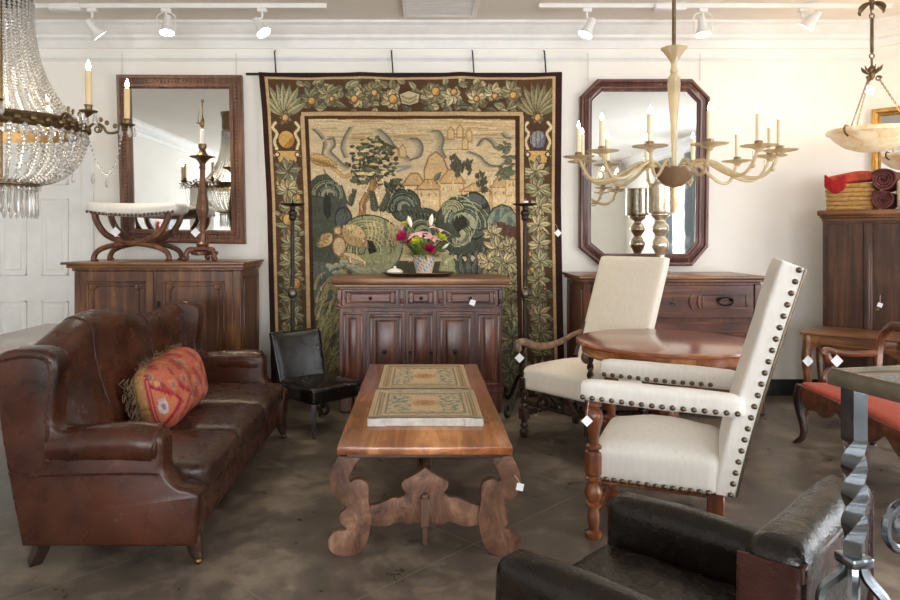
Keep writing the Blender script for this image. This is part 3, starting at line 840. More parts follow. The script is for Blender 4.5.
    def arcs(cx, cy, r0, r1, a0, a1, n, cols, wd, sq=.95, wob=.0):
        """ribs of a curling leaf: a fan of tapering arcs, dark seam beneath each"""
        for k in range(n):
            t = k / max(1, n - 1); r = r0 + (r1 - r0) * t; pts = []
            b1 = a0 + (a1 - a0) * (1 - .25 * rs.random())
            for s in range(13):
                q = s / 12; a = a0 + (b1 - a0) * q; rr = r * (1 - .26 * q + wob * math.sin(q * 9 + k))
                pts.append((X(cx + rr * math.cos(a)), Yv(cy + rr * sq * math.sin(a))))
            c.line(pts, wd + .9, G4, taper=True); c.line(pts, wd, cols[k % len(cols)], taper=True)
    def lobes(cx, cy, r, a0, a1, n, L, cols, sq=.95):
        for k in range(n):
            a = a0 + (a1 - a0) * (k + .5) / n
            c.leaf(X(cx + r * math.cos(a)), Yv(cy + r * sq * math.sin(a)), L * rs.uniform(.8, 1.2), L * .34, a + rs.uniform(.3, .8), *cols, None, G4)
    # left thicket: stacked fringed leaves
    for k in range(11):
        v = 184 + k * 7.5; lf(322, v, 13, 3.6, 2.7, 't'); lf(320, v + 3, 11, 3.2, 2.3, 'o'); lf(314, v + 4, 8, 2.6, .2, 't')
    arcs(330, 196, 16, 6, PI * 1.05, PI * 2.25, 5, [(112, 118, 100), (140, 140, 110), G3], 2.8); c.ell(X(327), Yv(206), 4, 13, G4)
    c.ell(X(343), Yv(220), 9, 13, (84, 90, 84), G4)
    # dome-like leaf behind the big bird
    c.ell(X(368), Yv(246), 34, 31, (146, 146, 110), G4); arcs(370, 252, 36, 10, PI * 1.02, PI * 2.05, 10, [G1, (142, 142, 110), (178, 172, 130), (116, 122, 102)], 3.0)
    for k in range(9):
        u = 366 + k * 3.6; c.curve(Q((u, 222 + abs(k - 3)), (u + 2, 232), (u - 1, 242 + rs.uniform(0, 6))), 1.3, rs.choice([(196, 176, 124), (182, 166, 120), (120, 124, 98)]), True)
    c.poly(Q((362, 239), (372, 242), (376, 252), (368, 255), (366, 248)), G4)
    c.curve(Q((340, 262), (356, 272), (380, 272), (396, 256), (400, 240)), 2.2, (156, 158, 124)); c.curve(Q((342, 265), (358, 275), (382, 275), (398, 260)), .9, (104, 110, 96))
    # centre leaves behind the bouquet
    c.ell(X(405), Yv(206), 16, 17, G3, G4); arcs(405, 208, 16, 6, PI * .95, PI * 2.0, 6, [(112, 122, 110), G3, (132, 138, 116)], 2.4)
    c.ell(X(424), Yv(232), 22, 24, G3); arcs(424, 234, 23, 8, PI * .9, PI * 2.1, 7, [(140, 144, 114), G2, G3], 2.8)
    for k in range(10): c.leaf(X(410 + k * 3.2), Yv(222 - abs(k - 5)), 9, 2, -PI / 2 + (k - 5) * .12, G3, G4)
    # great curl right of the bouquet
    c.ell(X(464), Yv(226), 29, 31, G3, G4); c.ell(X(474), Yv(216), 17, 24, (92, 98, 90), G4)
    arcs(461, 224, 27, 12, PI * 2.05, PI * 1.0, 7, [(140, 144, 116), (100, 108, 100), (158, 158, 126), (84, 94, 92)], 3.4)
    arcs(450, 212, 12, 5, PI * 1.9, PI * .9, 4, [(172, 166, 126), (150, 148, 114)], 2.6)
    c.ell(X(460), Yv(224), 7, 9, G4); arcs(458, 236, 12, 5, PI * -.2, PI * .95, 4, [(170, 166, 128), (146, 148, 118), (120, 126, 108)], 2.8)
    c.curve(Q((448, 198), (462, 197), (474, 206), (477, 222), (470, 238), (458, 247), (448, 243)), .6, (160, 160, 136))
    lobes(462, 228, 27, PI * .1, PI * .75, 7, 9, ((108, 116, 104), G3)); lobes(478, 220, 12, -PI * .5, PI * .35, 4, 8, (G3, G4))
    for k in range(5): c.leaf(X(458 + k * 5), Yv(276), 20, 4.5, -PI / 2 + (k - 2) * .16, (100, 102, 92), (78, 82, 78), None, G4)
    c.poly(Q((436, 276), (442, 254), (452, 256), (456, 276)), (150, 150, 112)); c.curve(Q((440, 274), (445, 262), (452, 258)), 1.2, (176, 172, 130))
    # dome at the right
    c.poly(Q((486, 250), (487, 220), (493, 209), (502, 205), (511, 208), (517, 218), (518, 250)), (110, 120, 106), G4)
    for k in range(5): c.curve(Q((502, 222), (494 + k * 4, 210 + abs(k - 2) * 2), (489 + k * 7, 222)), 2.2, ((132, 140, 120), (92, 102, 98))[k % 2])
    c.poly(Q((486, 226), (500, 222), (518, 228), (518, 262), (484, 262)), (88, 66, 56))
    # spread-winged bird
    BD = (198, 174, 130)
    for s, (u, v, L, a) in enumerate(((331, 234, 20, 2.35), (342, 226, 34, .72))):
        c.leaf(X(u), Yv(v), L, L * .32, a, BD, (178, 150, 106), None, BRN)
        for k in range(26):
            t = rs.uniform(.1, .9); o_ = rs.uniform(-.22, .22) * L
            x = X(u) + math.cos(a) * L * t - math.sin(a) * o_ * math.sin(t * PI); y = Yv(v) + math.sin(a) * L * t + math.cos(a) * o_ * math.sin(t * PI)
            c.line([(x, y), (x + 2 * math.cos(a + .9), y + 2 * math.sin(a + .9))], .5, (146, 114, 78))
    c.ell(X(338), Yv(247), 7, 11, BD, BRN); c.leaf(X(339), Yv(254), 32, 5.5, .38, (204, 182, 138), (178, 152, 112), (150, 120, 84), BRN); c.ell(X(337), Yv(231), 4.5, 4.8, BD, BRN); c.ell(X(339), Yv(230), .7, .7, BRN)
    c.line(Q((345, 258), (350, 266)), .9, BRN)
    for k in range(26):
        u, v = rs.uniform(322, 372), rs.uniform(263, 280); c.leaf(X(u), Yv(v), 9, 2.2, rs.uniform(-.3, .5), (164, 160, 130), (130, 136, 118))
    # reeds bottom left, broad leaves bottom right
    for k in range(90):
        u = rs.uniform(310, 334); v = rs.uniform(286, 396)
        c.curve(Q((u, v), (u + 4, v - 12), (u + rs.uniform(9, 16), v - rs.uniform(15, 24))), 1.2, rs.choice([(156, 140, 98), (132, 126, 88), (172, 156, 110), (112, 110, 84)]), True)
    for (u, v, n, L, kk) in ((492, 234, 8, 15, 'cs'), (497, 248, 10, 16, 'cs'), (511, 246, 8, 14, 'cs'), (488, 262, 9, 15, 'c'), (506, 264, 10, 17, 'sc'), (486, 278, 8, 14, 's'), (500, 280, 10, 17, 'cs'), (513, 284, 8, 14, 'sc'), (490, 296, 8, 15, 's'), (504, 300, 9, 17, 'so'), (512, 316, 9, 16, 's'), (496, 322, 9, 18, 'so'), (510, 338, 9, 18, 'ts'), (498, 352, 9, 17, 'st'), (508, 370, 9, 18, 't'), (512, 386, 8, 16, 'ts'), (503, 396, 7, 14, 't')):
        c.ell(X(u), Yv(v), L * .62, L * .62, (92, 78, 62)); spray(X(u), Yv(v), n, L, kk, W=.22)
    for k in range(60):
        u, v = rs.uniform(345, 480), rs.uniform(284, 392); spray(X(u), Yv(v), 5, 9, 'to')
    for a, b, col in ((38, 42, TAN), (42, 45.5, (70, 48, 36)), (250, 254.5, (70, 46, 38)), (254.5, 258.5, TAN)): c.rect(a, b, 44, 328, col)
    c.rect(258.5, 259.4, 40, 328, DK)
    for k in range(1500):                                  # hatching threads over the leaves
        x, y = rs.uniform(45, 250), rs.uniform(Yv(176), 326); j, i = int(y * c.s), int(x * c.s)
        col = c.a[min(j, c.ny - 1), min(i, c.nx - 1)]; f = rs.choice((.76, .84, 1.14, 1.22))
        c.line([(x, y), (x + rs.uniform(-1, 1), y + rs.uniform(2, 5))], .35, tuple(np.clip(col * f, 0, 235)))
    a = c.a; nz = c.rs.normal(0, 1, a.shape[:2])
    bl = (nz + np.roll(nz, 1, 1) + np.roll(nz, 2, 1)) / 3
    big = np.interp(np.arange(a.shape[0]), np.linspace(0, a.shape[0], 60), c.rs.normal(0, 1, 60))
    a *= (1 + .08 * bl + .025 * big[:, None])[..., None]
    return c
def make_tapestry():
    cv = draw_tapestry(); img = cv.linear()
    ny, nx = img.shape[:2]
    jj, ii = np.mgrid[0:ny, 0:nx]
    s = ii / (nx - 1.0); q = jj / (ny - 1.0)
    v = 72 + q * 327
    left = np.interp(v, [72, 110, 200, 360, 400], [258.5, 262, 267, 271, 272]); right = np.interp(v, [72, 200, 330, 400], [562, 561, 563, 565])
    u = left + s * (right - left)
    # hangs in shallow folds from four points
    sag = 1.6 * np.sin(np.clip(q * 14, 0, 1) * 0 + PI * ((s * 3.0) % 1.0)) * np.exp(-q * 14)
    Y = 5.835 + .012 * np.sin(s * 19 + q * 2) * (.3 + .7 * q) + .006 * np.sin(s * 43 + 1 + q * 5) - .012 * q
    Xw = (u - 421) / F * 5.84; Z = H - (v + sag - 235) / F * 5.84
    Z = np.maximum(Z, .006)
    n = nx * ny
    co = np.stack([Xw, Y, Z], -1).reshape(-1, 3)
    back = co.copy(); back[:, 1] += .006
    # front sheet and back sheet (coarse), joined by their shared outline
    idx = (jj * nx + ii)
    qd = np.stack([idx[:-1, :-1], idx[1:, :-1], idx[1:, 1:], idx[:-1, 1:]], -1).reshape(-1, 4)
    rim = np.concatenate([idx[0, :], idx[1:, -1], idx[-1, -2::-1], idx[-2:0:-1, 0]])
    m = len(rim); rb = np.arange(n, n + m)
    side = np.stack([rim, np.roll(rim, -1), np.roll(rb, -1), rb], -1)
    allco = np.concatenate([co, back[rim]]); faces = np.concatenate([qd, side])
    me = bpy.data.meshes.new('woven_panel')
    me.vertices.add(len(allco)); me.vertices.foreach_set('co', allco.ravel())
    me.loops.add(faces.size); me.loops.foreach_set('vertex_index', faces.ravel().astype(np.int32))
    me.polygons.add(len(faces)); me.polygons.foreach_set('loop_start', (np.arange(len(faces)) * 4).astype(np.int32))
    me.update(calc_edges=True); me.validate()
    cols = np.ones((len(allco), 4)); cols[:n, :3] = img.reshape(-1, 3); cols[n:, :3] = .03
    at = me.color_attributes.new('Dye', 'FLOAT_COLOR', 'POINT'); at.data.foreach_set('color', cols.ravel())
    me.polygons.foreach_set('use_smooth', [True] * len(me.polygons))
    me.materials.append(M['tapestry'])
    t = thing('tapestry', 'large antique verdure tapestry with leafy border hanging on the back wall', 'tapestry', (0, 0, 0))
    o = bpy.data.objects.new('woven_panel', me); COL.objects.link(o); o.parent = t
    MB().tube([P(246, 74, 5.87), P(560, 74, 5.87)], .011, 8).build('hanging_rod', M['iron'], t)
    for ux in (276, 393, 474, 546):
        a = P(ux, 74, 5.868); b = P(ux - 1.5, 52, 5.862)
        MB().tube([b + Vector((0, .03, .02)), b, a], .006, 6).build('hook', M['iron'], t)
make_tapestry()
# ------------------------------------------------------------------ sofa
def make_sofa():
    O = Vector((-1.28, 3.76, 0))
    t = thing('wingback_sofa', 'long brown leather wingback sofa with a humped back, left of the low trestle table', 'sofa', O)
    L = M['brown_leather']
    y0, y1 = 2.80 - O.y, 4.72 - O.y
    ox = O.x
    # base with front rail
    MB().rbox((( -1.60 - .93) / 2 - ox, (y0 + y1) / 2, .20), (.335, (y1 - y0) / 2 - .02, .105), .03, 8).build('base', L, t)
    # wing and arm sides: one traced outline, swelling outwards
    side = [(-1.60, .10), (-1.605, .10), (-1.655, .38), (-1.69, .6), (-1.708, .80), (-1.685, .875), (-1.60, .892), (-1.51, .885), (-1.462, .845), (-1.462, .75), (-1.478, .64), (-1.47, .58), (-1.40, .56), (-1.25, .562), (-1.10, .562), (-1.04, .535), (-1.035, .45), (-1.03, .40), (-.985, .345), (-.93, .33), (-.89, .31)]
    side = [(p.x, p.y) for p in smooth_path([(a, b, 0) for a, b in side[2:]], 3)] + [(-.893, .24), (-.90, .16), (-.908, .10), (-1.1, .10), (-1.35, .10), (-1.60, .10), (-1.62, .2)]
    for s, ya, yb in ((-1, y0, y0 + .13), (1, y1 - .13, y1)):
        far = [(x, z + (.02 if x < -1.4 and z > .6 else 0)) for x, z in side]
        p = MB().prism([(x - ox, z) for x, z in (side if s < 0 else far)], 'xz', ya, yb, .035, seg=3).build('side_panel', L, t)
        yc = ya + .055 if s < 0 else yb - .055
        roll = [(-1.50, .488), (-1.42, .495), (-1.3, .505), (-1.18, .508), (-1.10, .503), (-1.066, .498)]
        mb = MB().tube(smooth_path([(x - ox, yc, z) for x, z in roll], 4), [.07] * 4 + [.076] * 4 + [.08] * 4 + [.082] * 4 + [.080] * 4 + [.072], 18)
        mb.ball((-1.066 - ox, yc, .498), (.018, .072, .072), 18, 10)
        mb.build('arm_roll', L, t, angle=60)
        # braided seam where leather meets, on the outer face
        ys = ya - .002 if s < 0 else yb + .002
        seam = [(-1.648, .398), (-1.58, .385), (-1.40, .39), (-1.15, .395), (-1.05, .39)]
        mb = MB().tube(smooth_path([(x - ox, ys, z) for x, z in seam], 5), .005, 5)
        wingseam = [(-1.685, .845), (-1.60, .862), (-1.515, .856), (-1.484, .82), (-1.485, .74), (-1.497, .64), (-1.494, .56), (-1.50, .42)]
        pts = smooth_path([(x - ox, ys, z) for x, z in wingseam], 8)
        mb.tube(pts, .006, 5)
        for i in range(0, len(pts), 2):
            mb.ball(tuple(pts[i] + Vector((0.006 * (1 if i % 4 else -1), 0, 0))), (.008, .006, .008), 6, 4)
        mb.build('braided_seam', M['club_brown'], t)
    # serpentine back
    ys_ = [2.83, 2.95, 3.08, 3.22, 3.36, 3.52, 3.70, 3.86, 4.0, 4.15, 4.4, 4.6, 4.7]
    zs_ = [.86, .862, .90, .945, .972, .978, .962, .93, .892, .880, .888, .90, .90]
    prof = [(.09, -1.0), (.02, -.62), (-.045, -.25), (-.045, -.05), (.0, .0), (.055, -.012), (.09, -.06), (.10, -.16), (.13, -.3), (.17, -.45), (.20, -.56), (.20, -.9)]
    pr = smooth_path([(a, b, 0) for a, b in prof], 3)
    def fn(i, j):
        y = lerpl(2.86, 4.66, i); zt = float(np.interp(y, ys_, zs_))
        k = j * (len(pr) - 1); p = pr[int(round(k))]
        dp = p.y
        z = zt + dp if dp > -.25 else (zt - .25) + (dp + .25) / .75 * (zt - .25 - .12)
        # soft tufted panels between the two seams
        bulge = .018 * math.sin(PI * min(1, max(0, ((y - 2.86) % .6) / .6))) if p.x > .04 else 0
        return (-1.655 + p.x + bulge - ox, y - O.y, max(.12, z))
    MB().grid(fn, 60, len(pr)).build('back', L, t, angle=80)
    mb = MB()
    for y in (3.30, 4.02):
        pts = []
        for j in range(10, len(pr) - 6):
            v = Vector(fn((y - 2.86) / 1.8, j / (len(pr) - 1))); pts.append(v + Vector((.002, 0, .002)))
        mb = MB().tube(pts, .004, 6); mb.build('piping', M['club_brown'], t)
    # three seat cushions
    a, b = y0 + .13, y1 - .13; w = (b - a) / 3
    for k in range(3):
        MB().rbox((-1.165 - ox, a + w * (k + .5), .325), (.268, w / 2 - .003, .06), .035, 10, (0.01, 0, .02), .006, seed=k).build('seat_cushion', M['seat_leather'], t, angle=70)
    # legs
    for y in (y0 + .07, y1 - .07):
        pts = smooth_path([(-.945 - ox, y, .13), (-.93 - ox, y, .10), (-.925 - ox, y, .06), (-.91 - ox, y, .03)], 4)
        lg = MB().tube(pts, [lerpl(.046, .02, i / (len(pts) - 1)) for i in range(len(pts))], 12)
        o = lg.build('front_leg', M['black_wood'], t)
        MB().ball((-.912 - ox, y, .016), (.018, .018, .016), 10, 6).build('caster', M['brass'], o)
        pts = smooth_path([(-1.545 - ox, y, .13), (-1.553 - ox, y, .08), (-1.575 - ox, y, .03), (-1.59 - ox, y, 0)], 4)
        MB().tube(pts, [lerpl(.038, .028, i / (len(pts) - 1)) for i in range(len(pts))], 4).build('rear_leg', M['black_wood'], t)
make_sofa()

def make_pillow():
    HX, HY, HZ = .105, .285, .165
    def colfn(co):
        x, y, z = co[:, 0], co[:, 1], co[:, 2]          # the cloth is wrapped round the near end, then along the front
        n = len(x); c = np.zeros((n, 3))
        s = np.where(y < -HY + .10, (x + HX) * .95 + .0 * y, .20 + (y + HY - .10) + .12 * (x < HX - .1))
        s = np.where(y < -HY + .10, s + np.maximum(0, (y + HY)) * .9 * (x > 0), s)
        base = np.array([168, 92, 72]) / 255.; c[:] = base
        wv = np.sin(z * 52 + np.sin(s * 30) * 2.2) + np.sin(s * 60 + z * 24)
        c[wv > .7] = np.array([140, 64, 58]) / 255.; c[wv < -.9] = np.array([176, 116, 86]) / 255.; c[wv < -1.6] = np.array([120, 100, 96]) / 255.
        tri = (s > .125) & (s < .30); hw = (.30 - s) * .62
        c[tri & (np.abs(z + .03) < hw)] = np.array([178, 108, 78]) / 255.
        c[tri & (np.abs(np.abs(z + .03) - hw) < .011)] = np.array([146, 38, 52]) / 255.
        d = (s - .165) ** 2 + ((z + .035) * .8) ** 2
        c[tri & (d < .0009)] = np.array([184, 166, 164]) / 255.; c[tri & (d < .00018)] = np.array([126, 112, 124]) / 255.
        d = (s - .16) ** 2 + (z - .085) ** 2; c[(d < .0006)] = np.array([120, 96, 84]) / 255.; c[d < .0003] = np.array([196, 124, 86]) / 255.
        c[(s > .105) & (s < .125)] = np.array([146, 40, 52]) / 255.; c[(s > .113) & (s < .117)] = np.array([190, 110, 96]) / 255.
        c[(s > .31) & (s < .322)] = np.array([120, 82, 64]) / 255.; c[(s > .345) & (s < .355)] = np.array([130, 84, 66]) / 255.
        m = (s > .045) & (s <= .105); c[m] = np.array([178, 134, 88]) / 255.; c[m & (np.sin(z * 190) > .93)] = np.array([150, 108, 70]) / 255.
        m = s <= .045; c[m] = np.array([140, 126, 98]) / 255.; c[m & (np.sin(z * 120 + s * 300) > .6)] = np.array([104, 96, 80]) / 255.
        return np.where(c <= .04045, c / 12.92, ((c + .055) / 1.055) ** 2.4)
    t = thing('kilim_cushion', 'red and orange woven kilim cushion with a fringe, lying on the brown leather sofa', 'cushion', (-1.325, 3.715, .380), R(-2))
    tilt = Matrix.Translation((0, 0, .165)) @ Matrix.Rotation(R(-13), 4, 'Y') @ Matrix.Rotation(R(4), 4, 'X')
    o = MB().rbox((0, 0, 0), (HX, HY, HZ), .095, 40, (.03, 0.012, 0.01), .006).build('cover', M['kilim'], t, angle=80, colfn=colfn)
    o.matrix_local = tilt
    mb = MB(); r = random.Random(4)
    for k in range(110):
        y = -.25 + .5 * r.random(); p = Vector((-.03 + r.uniform(-.03, .03), y, .165))
        d = Vector((r.uniform(-.2, .9), r.uniform(-.8, .8), r.uniform(.0, .9))).normalized() * r.uniform(.02, .05)
        mb.tube([p, p + d * .6, p + d + Vector((.01, 0, -.012))], .0018, 3)
    for k in range(60):
        z = r.uniform(-.15, .14); p = Vector((r.uniform(-.10, -.05), -.27, z))
        mb.tube([p, p + Vector((r.uniform(-.02, .01), -.03, -.012)), p + Vector((r.uniform(-.02, .02), -.04, -.045))], .0028, 3)
    f = mb.build('fringe', M['fringe'], t); f['kind'] = 'stuff'; f.matrix_local = tilt
make_pillow()

# ------------------------------------------------------------------ low trestle table
def make_trestle():
    O = Vector((.016, 3.84, 0))
    t = thing('trestle_table', 'low orange-brown walnut trestle table with scrolled lyre legs in the middle of the floor', 'coffee table', O)
    ya, yb = 2.905 - O.y, 4.775 - O.y
    # planks of the top as one slab with clamped ends
    mb = MB(); mb.box(-.366, .366, ya, yb, .437, .470, .005, seg=2)
    mb.build('tabletop', M['top_y'], t)
    S = 236.5
    def cv(px, py): return ((px - 428) / S, max(0.0, (552.0 + 4.2 - py) / S))
    raw = [(95, 80), (68, 112), (45, 160), (38, 215), (50, 265), (80, 305), (118, 330), (122, 345), (97, 372), (90, 400), (102, 428), (126, 446), (112, 458), (72, 462), (42, 488), (32, 520), (45, 558), (80, 580), (150, 582), (182, 570), (207, 550), (225, 515), (238, 470), (246, 425), (249, 380), (240, 340), (234, 300), (236, 260), (226, 220), (195, 203), (165, 204), (146, 216), (137, 200), (150, 160), (172, 122), (205, 80)]
    lyre = [cv(325 + x / 5, 440 + y / 5) for x, y in raw]
    lyre = smooth2(lyre, 3)
    lyre = [(x, min(.418, z)) for x, z in lyre]
    cen = [(243, 430), (290, 440), (330, 438), (370, 420), (405, 418), (432, 430), (470, 420), (520, 424)]
    top = [(243, 335), (290, 325), (330, 306), (355, 295), (390, 297), (414, 282), (418, 268), (402, 250), (397, 225), (414, 205), (448, 190), (482, 170), (505, 152), (520, 146)]
    bl = [cv(325 + x / 5, 440 + y / 5) for x, y in cen]; tl = [cv(325 + x / 5, 440 + y / 5) for x, y in top]
    rest = bl[:-1] + [(0, bl[-1][1])] + [(-x, z) for x, z in bl[:-1][::-1]] + [(-x, z) for x, z in tl[:-1]] + [(0, tl[-1][1])] + tl[:-1][::-1]
    for y in (2.945 - O.y, 4.66 - O.y):
        for s in (1, -1):
            MB().prism([(x * s, z) for x, z in lyre], 'xz', y, y + .045, .006).build('lyre_leg', M['trestle'], t)
        MB().prism(rest, 'xz', y + .006, y + .036, .004).build('shaped_stretcher', M['trestle'], t)
        MB().box(-.33, .33, y - .005, y + .06, .412, .438, .004).build('cleat', M['dark_x'], t)
    MB().box(-.035, .035, 2.99 - O.y, 4.66 - O.y, .16, .235, .004).build('long_stretcher', M['trestle'], t)
    MB().box(-.02, .02, 2.90 - O.y, 2.985 - O.y, .135, .255, .004).box(-.012, .012, 2.908 - O.y, 2.93 - O.y, .06, .27, .003).build('tenon_wedge', M['dark_z'], t)
    for s in (1, -1):
        y = 2.965 if s > 0 else 4.68
        MB().tube(smooth_path([(-.015, y - O.y + .02 * s, .37), (-.018, y - O.y + .12 * s, .40), (-.018, y - O.y + .35 * s, .43)], 5), .01, 6).build('iron_brace', M['iron'], t)
make_trestle()

def panel_paint(seed):
    c = Canvas(100, 110, 1.3, (180, 162, 132)); r = random.Random(seed)
    for k in range(260):
        x, y = r.uniform(0, 100), r.uniform(0, 110); c.ell(x, y, r.uniform(.5, 3), r.uniform(.4, 1.4), r.choice([(166, 150, 122), (194, 178, 150), (150, 136, 112), (182, 154, 120)]))
    def frame(m, w, col):
        for a in ((m, 100 - m, m, m + w), (m, 100 - m, 110 - m - w, 110 - m), (m, m + w, m, 110 - m), (100 - m - w, 100 - m, m, 110 - m)): c.rect(*a, col)
    frame(0, 4, (176, 154, 122)); frame(5, 1.2, (112, 94, 72)); frame(7, 2, (150, 126, 92)); frame(10, 1, (120, 100, 76)); frame(14, 1.2, (122, 112, 92))
    for k in range(26):
        x = 17 + k * 2.6; c.leaf(x, 17, 4, 1.2, .6, (108, 112, 98), (126, 116, 92)); c.leaf(x, 92, 4, 1.2, -.6, (104, 110, 98), (126, 116, 92))
    for side in (0, 1):
        x0 = 19 if not side else 66
        for i in range(5):
            for j in range(7):
                x, y = x0 + 1 + i * 3.4, 28 + j * 8.6
                c.leaf(x, y, 6.4, 1.8, r.uniform(0, 6.3), (104, 116, 110), (126, 130, 116)); c.ell(x + 1, y, .9, .9, (190, 170, 130))
    c.rect(37.5, 62.5, 27, 84, (192, 168, 128)); 
    for k in range(24):
        a = k / 24 * 2 * PI; c.leaf(50, 55, 14, 2.2, a, (166, 130, 96), (176, 144, 108))
    c.ell(50, 55, 4, 5, (156, 116, 86))
    return c.linear()
def make_panel(loc, label, seed, w, d):
    t = thing('painted_panel', label, 'painted panel', loc, 0, 'painted carved panels')
    img = panel_paint(seed); ny, nx = img.shape[:2]
    h = .042
    def colfn(co):
        i = np.clip(((co[:, 0] + w / 2) / w * nx).astype(int), 0, nx - 1); j = np.clip(((d / 2 - co[:, 1]) / d * ny).astype(int), 0, ny - 1)
        return img[j, i]
    def fn(i, j):
        x = (i - .5) * (w - .008); y = (j - .5) * (d - .008)
        e = min(w / 2 - abs(x), d / 2 - abs(y))
        z = h - .002 + (.004 if e < .035 else (-.004 if e < .05 else (.001 + .0016 * math.sin(x * 130) * math.sin(y * 120))))
        return (x, y, z)
    MB().grid(fn, 110, 120).build('painted_face', M['painted'], t, colfn=colfn, angle=60)
    mb = MB()
    mb.box(-w / 2 + .045, w / 2 - .045, -d / 2, d / 2, 0, h - .004, .003)
    edge = mb.build('board', plain('chalky_edge', rgb(188, 184, 176), .8, var=.2, vs=30, bmp=.3) if 'chalk' not in M else M['chalk'], t)
    M['chalk'] = edge.data.materials[0]
    for s in (-1, 1):
        MB().box(s * (w / 2 - .044) - .043, s * (w / 2 - .044) + .043, -d / 2 - .006, d / 2 + .004, 0, h - .007, .003).build('end_batten', M['chalk'], t)
make_panel((.020, 3.50, .4705), 'worn painted panel with a green scroll pattern, the nearer one on the trestle table', 1, .535, .57)
make_panel((.020, 4.165, .4705), 'worn painted panel with a green scroll pattern, the farther one on the trestle table', 2, .515, .70)

# ------------------------------------------------------------------ case furniture helpers
def rpanel(mb, x0, x1, z0, z1, y, fr=.022, dep=.012, raise_=True):
    """a moulded panel on a front at y (front looks to -y)"""
    for a, b, c, d in ((x0, x1, z0, z0 + fr), (x0, x1, z1 - fr, z1), (x0, x0 + fr, z0 + fr, z1 - fr), (x1 - fr, x1, z0 + fr, z1 - fr)):
        mb.box(a, b, y - dep, y + .004, c, d, .005, seg=2)
    if raise_:
        m = fr + .018
        if x1 - x0 > 2 * m + .02 and z1 - z0 > 2 * m + .02:
            i = .018
            xs = (x0 + m, x0 + m + i, x1 - m - i, x1 - m); zz = (z0 + m, z0 + m + i, z1 - m - i, z1 - m)
            vs = [(xs[0], y, zz[0]), (xs[3], y, zz[0]), (xs[3], y, zz[3]), (xs[0], y, zz[3]), (xs[1], y - .010, zz[1]), (xs[2], y - .010, zz[1]), (xs[2], y - .010, zz[2]), (xs[1], y - .010, zz[2])]
            mb.add(vs, [(0, 1, 5, 4), (1, 2, 6, 5), (2, 3, 7, 6), (3, 0, 4, 7), (4, 5, 6, 7)])
def knob(mb_loc, parent, r=.014, mat=None, name='knob'):
    x, y, z = mb_loc
    return MB().lathe([(r * .5, 0), (r * .5, .012), (r, .018), (r * 1.1, .026), (r * .7, .034), (0, .036)], n=12, M=Matrix.Translation((x, y, z)) @ Matrix.Rotation(R(90), 4, 'X')).build(name, mat or M['dark_metal'], parent)

# ------------------------------------------------------------------ centre buffet
def make_buffet():
    yF = 5.30; k = yF / F
    t = thing('buffet', 'dark walnut buffet with three drawers and panelled doors in front of the tapestry', 'sideboard', ((420.5 - 421) * k, 5.54, 0))
    ox, oy = t.location.x, t.location.y
    X = lambda u: (u - 421) * k - ox
    Z = lambda v: H - (v - 235) * k
    f = yF - oy; bk = 5.78 - oy
    wz = M['walnut_z']; wx = M['walnut_x']
    mb = MB().box(X(339), X(502), f, bk, Z(391), Z(287), .004)
    mb.box(X(336), X(505), f - .012, bk, Z(309), Z(307), .004)
    mb.box(X(337), X(504), f - .012, bk, Z(393), Z(388), .006)
    rpanel(mb, X(343), X(363), Z(386), Z(312), f); rpanel(mb, X(409), X(433), Z(386), Z(312), f); rpanel(mb, X(478), X(500), Z(386), Z(312), f)
    mb.build('carcass', wz, t)
    mb = MB().box(X(332), X(509), f - .045, bk + .02, Z(284), Z(277.5), .008, seg=2).box(X(334), X(507), f - .03, bk, Z(287), Z(284), .006)
    mb.build('top', M['oldwood_x'], t)
    for u0, u1 in ((342, 399), (405, 437), (443, 498)):
        d = MB().box(X(u0), X(u1), f - .012, f + .02, Z(306), Z(289), .004)
        rpanel(d, X(u0 + 3), X(u1 - 3), Z(304), Z(291), f - .012, .014, .010, False)
        rpanel(d, X(u0 + 8), X(u1 - 8), Z(302.2), Z(293), f - .012, .010, .008, False)
        o = d.build('drawer', wx, t)
        knob((X((u0 + u1) / 2), f - .012, Z(298)), o, .012)
    for u in (402, 440, 339.5, 500.5):
        MB().box(X(u) - .016, X(u) + .016, f - .02, f + .01, Z(306), Z(289), .004).ball((X(u), f - .02, Z(301)), (.014, .012, .02), 10, 6).build('bracket', wz, t)
    for u0, u1, ku, hu in ((366, 406, 385, 372), (436, 475, 455, 470)):
        d = MB().box(X(u0), X(u1), f - .014, f + .02, Z(388), Z(311), .004)
        rpanel(d, X(u0 + 4), X(u1 - 4), Z(385), Z(314), f - .014, .024, .014)
        o = d.build('door', wz, t)
        knob((X(ku), f - .022, Z(351)), o, .017)
    for u in (410, 431):
        knob((X(u), f - .008, Z(352)), t, .011, name='wooden_peg')
    for xx in (X(339) + .05, X(502) - .05):
        for yy in (f + .03, bk - .06):
            MB().box(xx - .05, xx + .05, yy - .02, yy + .04, 0, Z(391) + .002, .012).build('foot', wz, t)
    return Z(277.5)
BUF_Z = make_buffet()

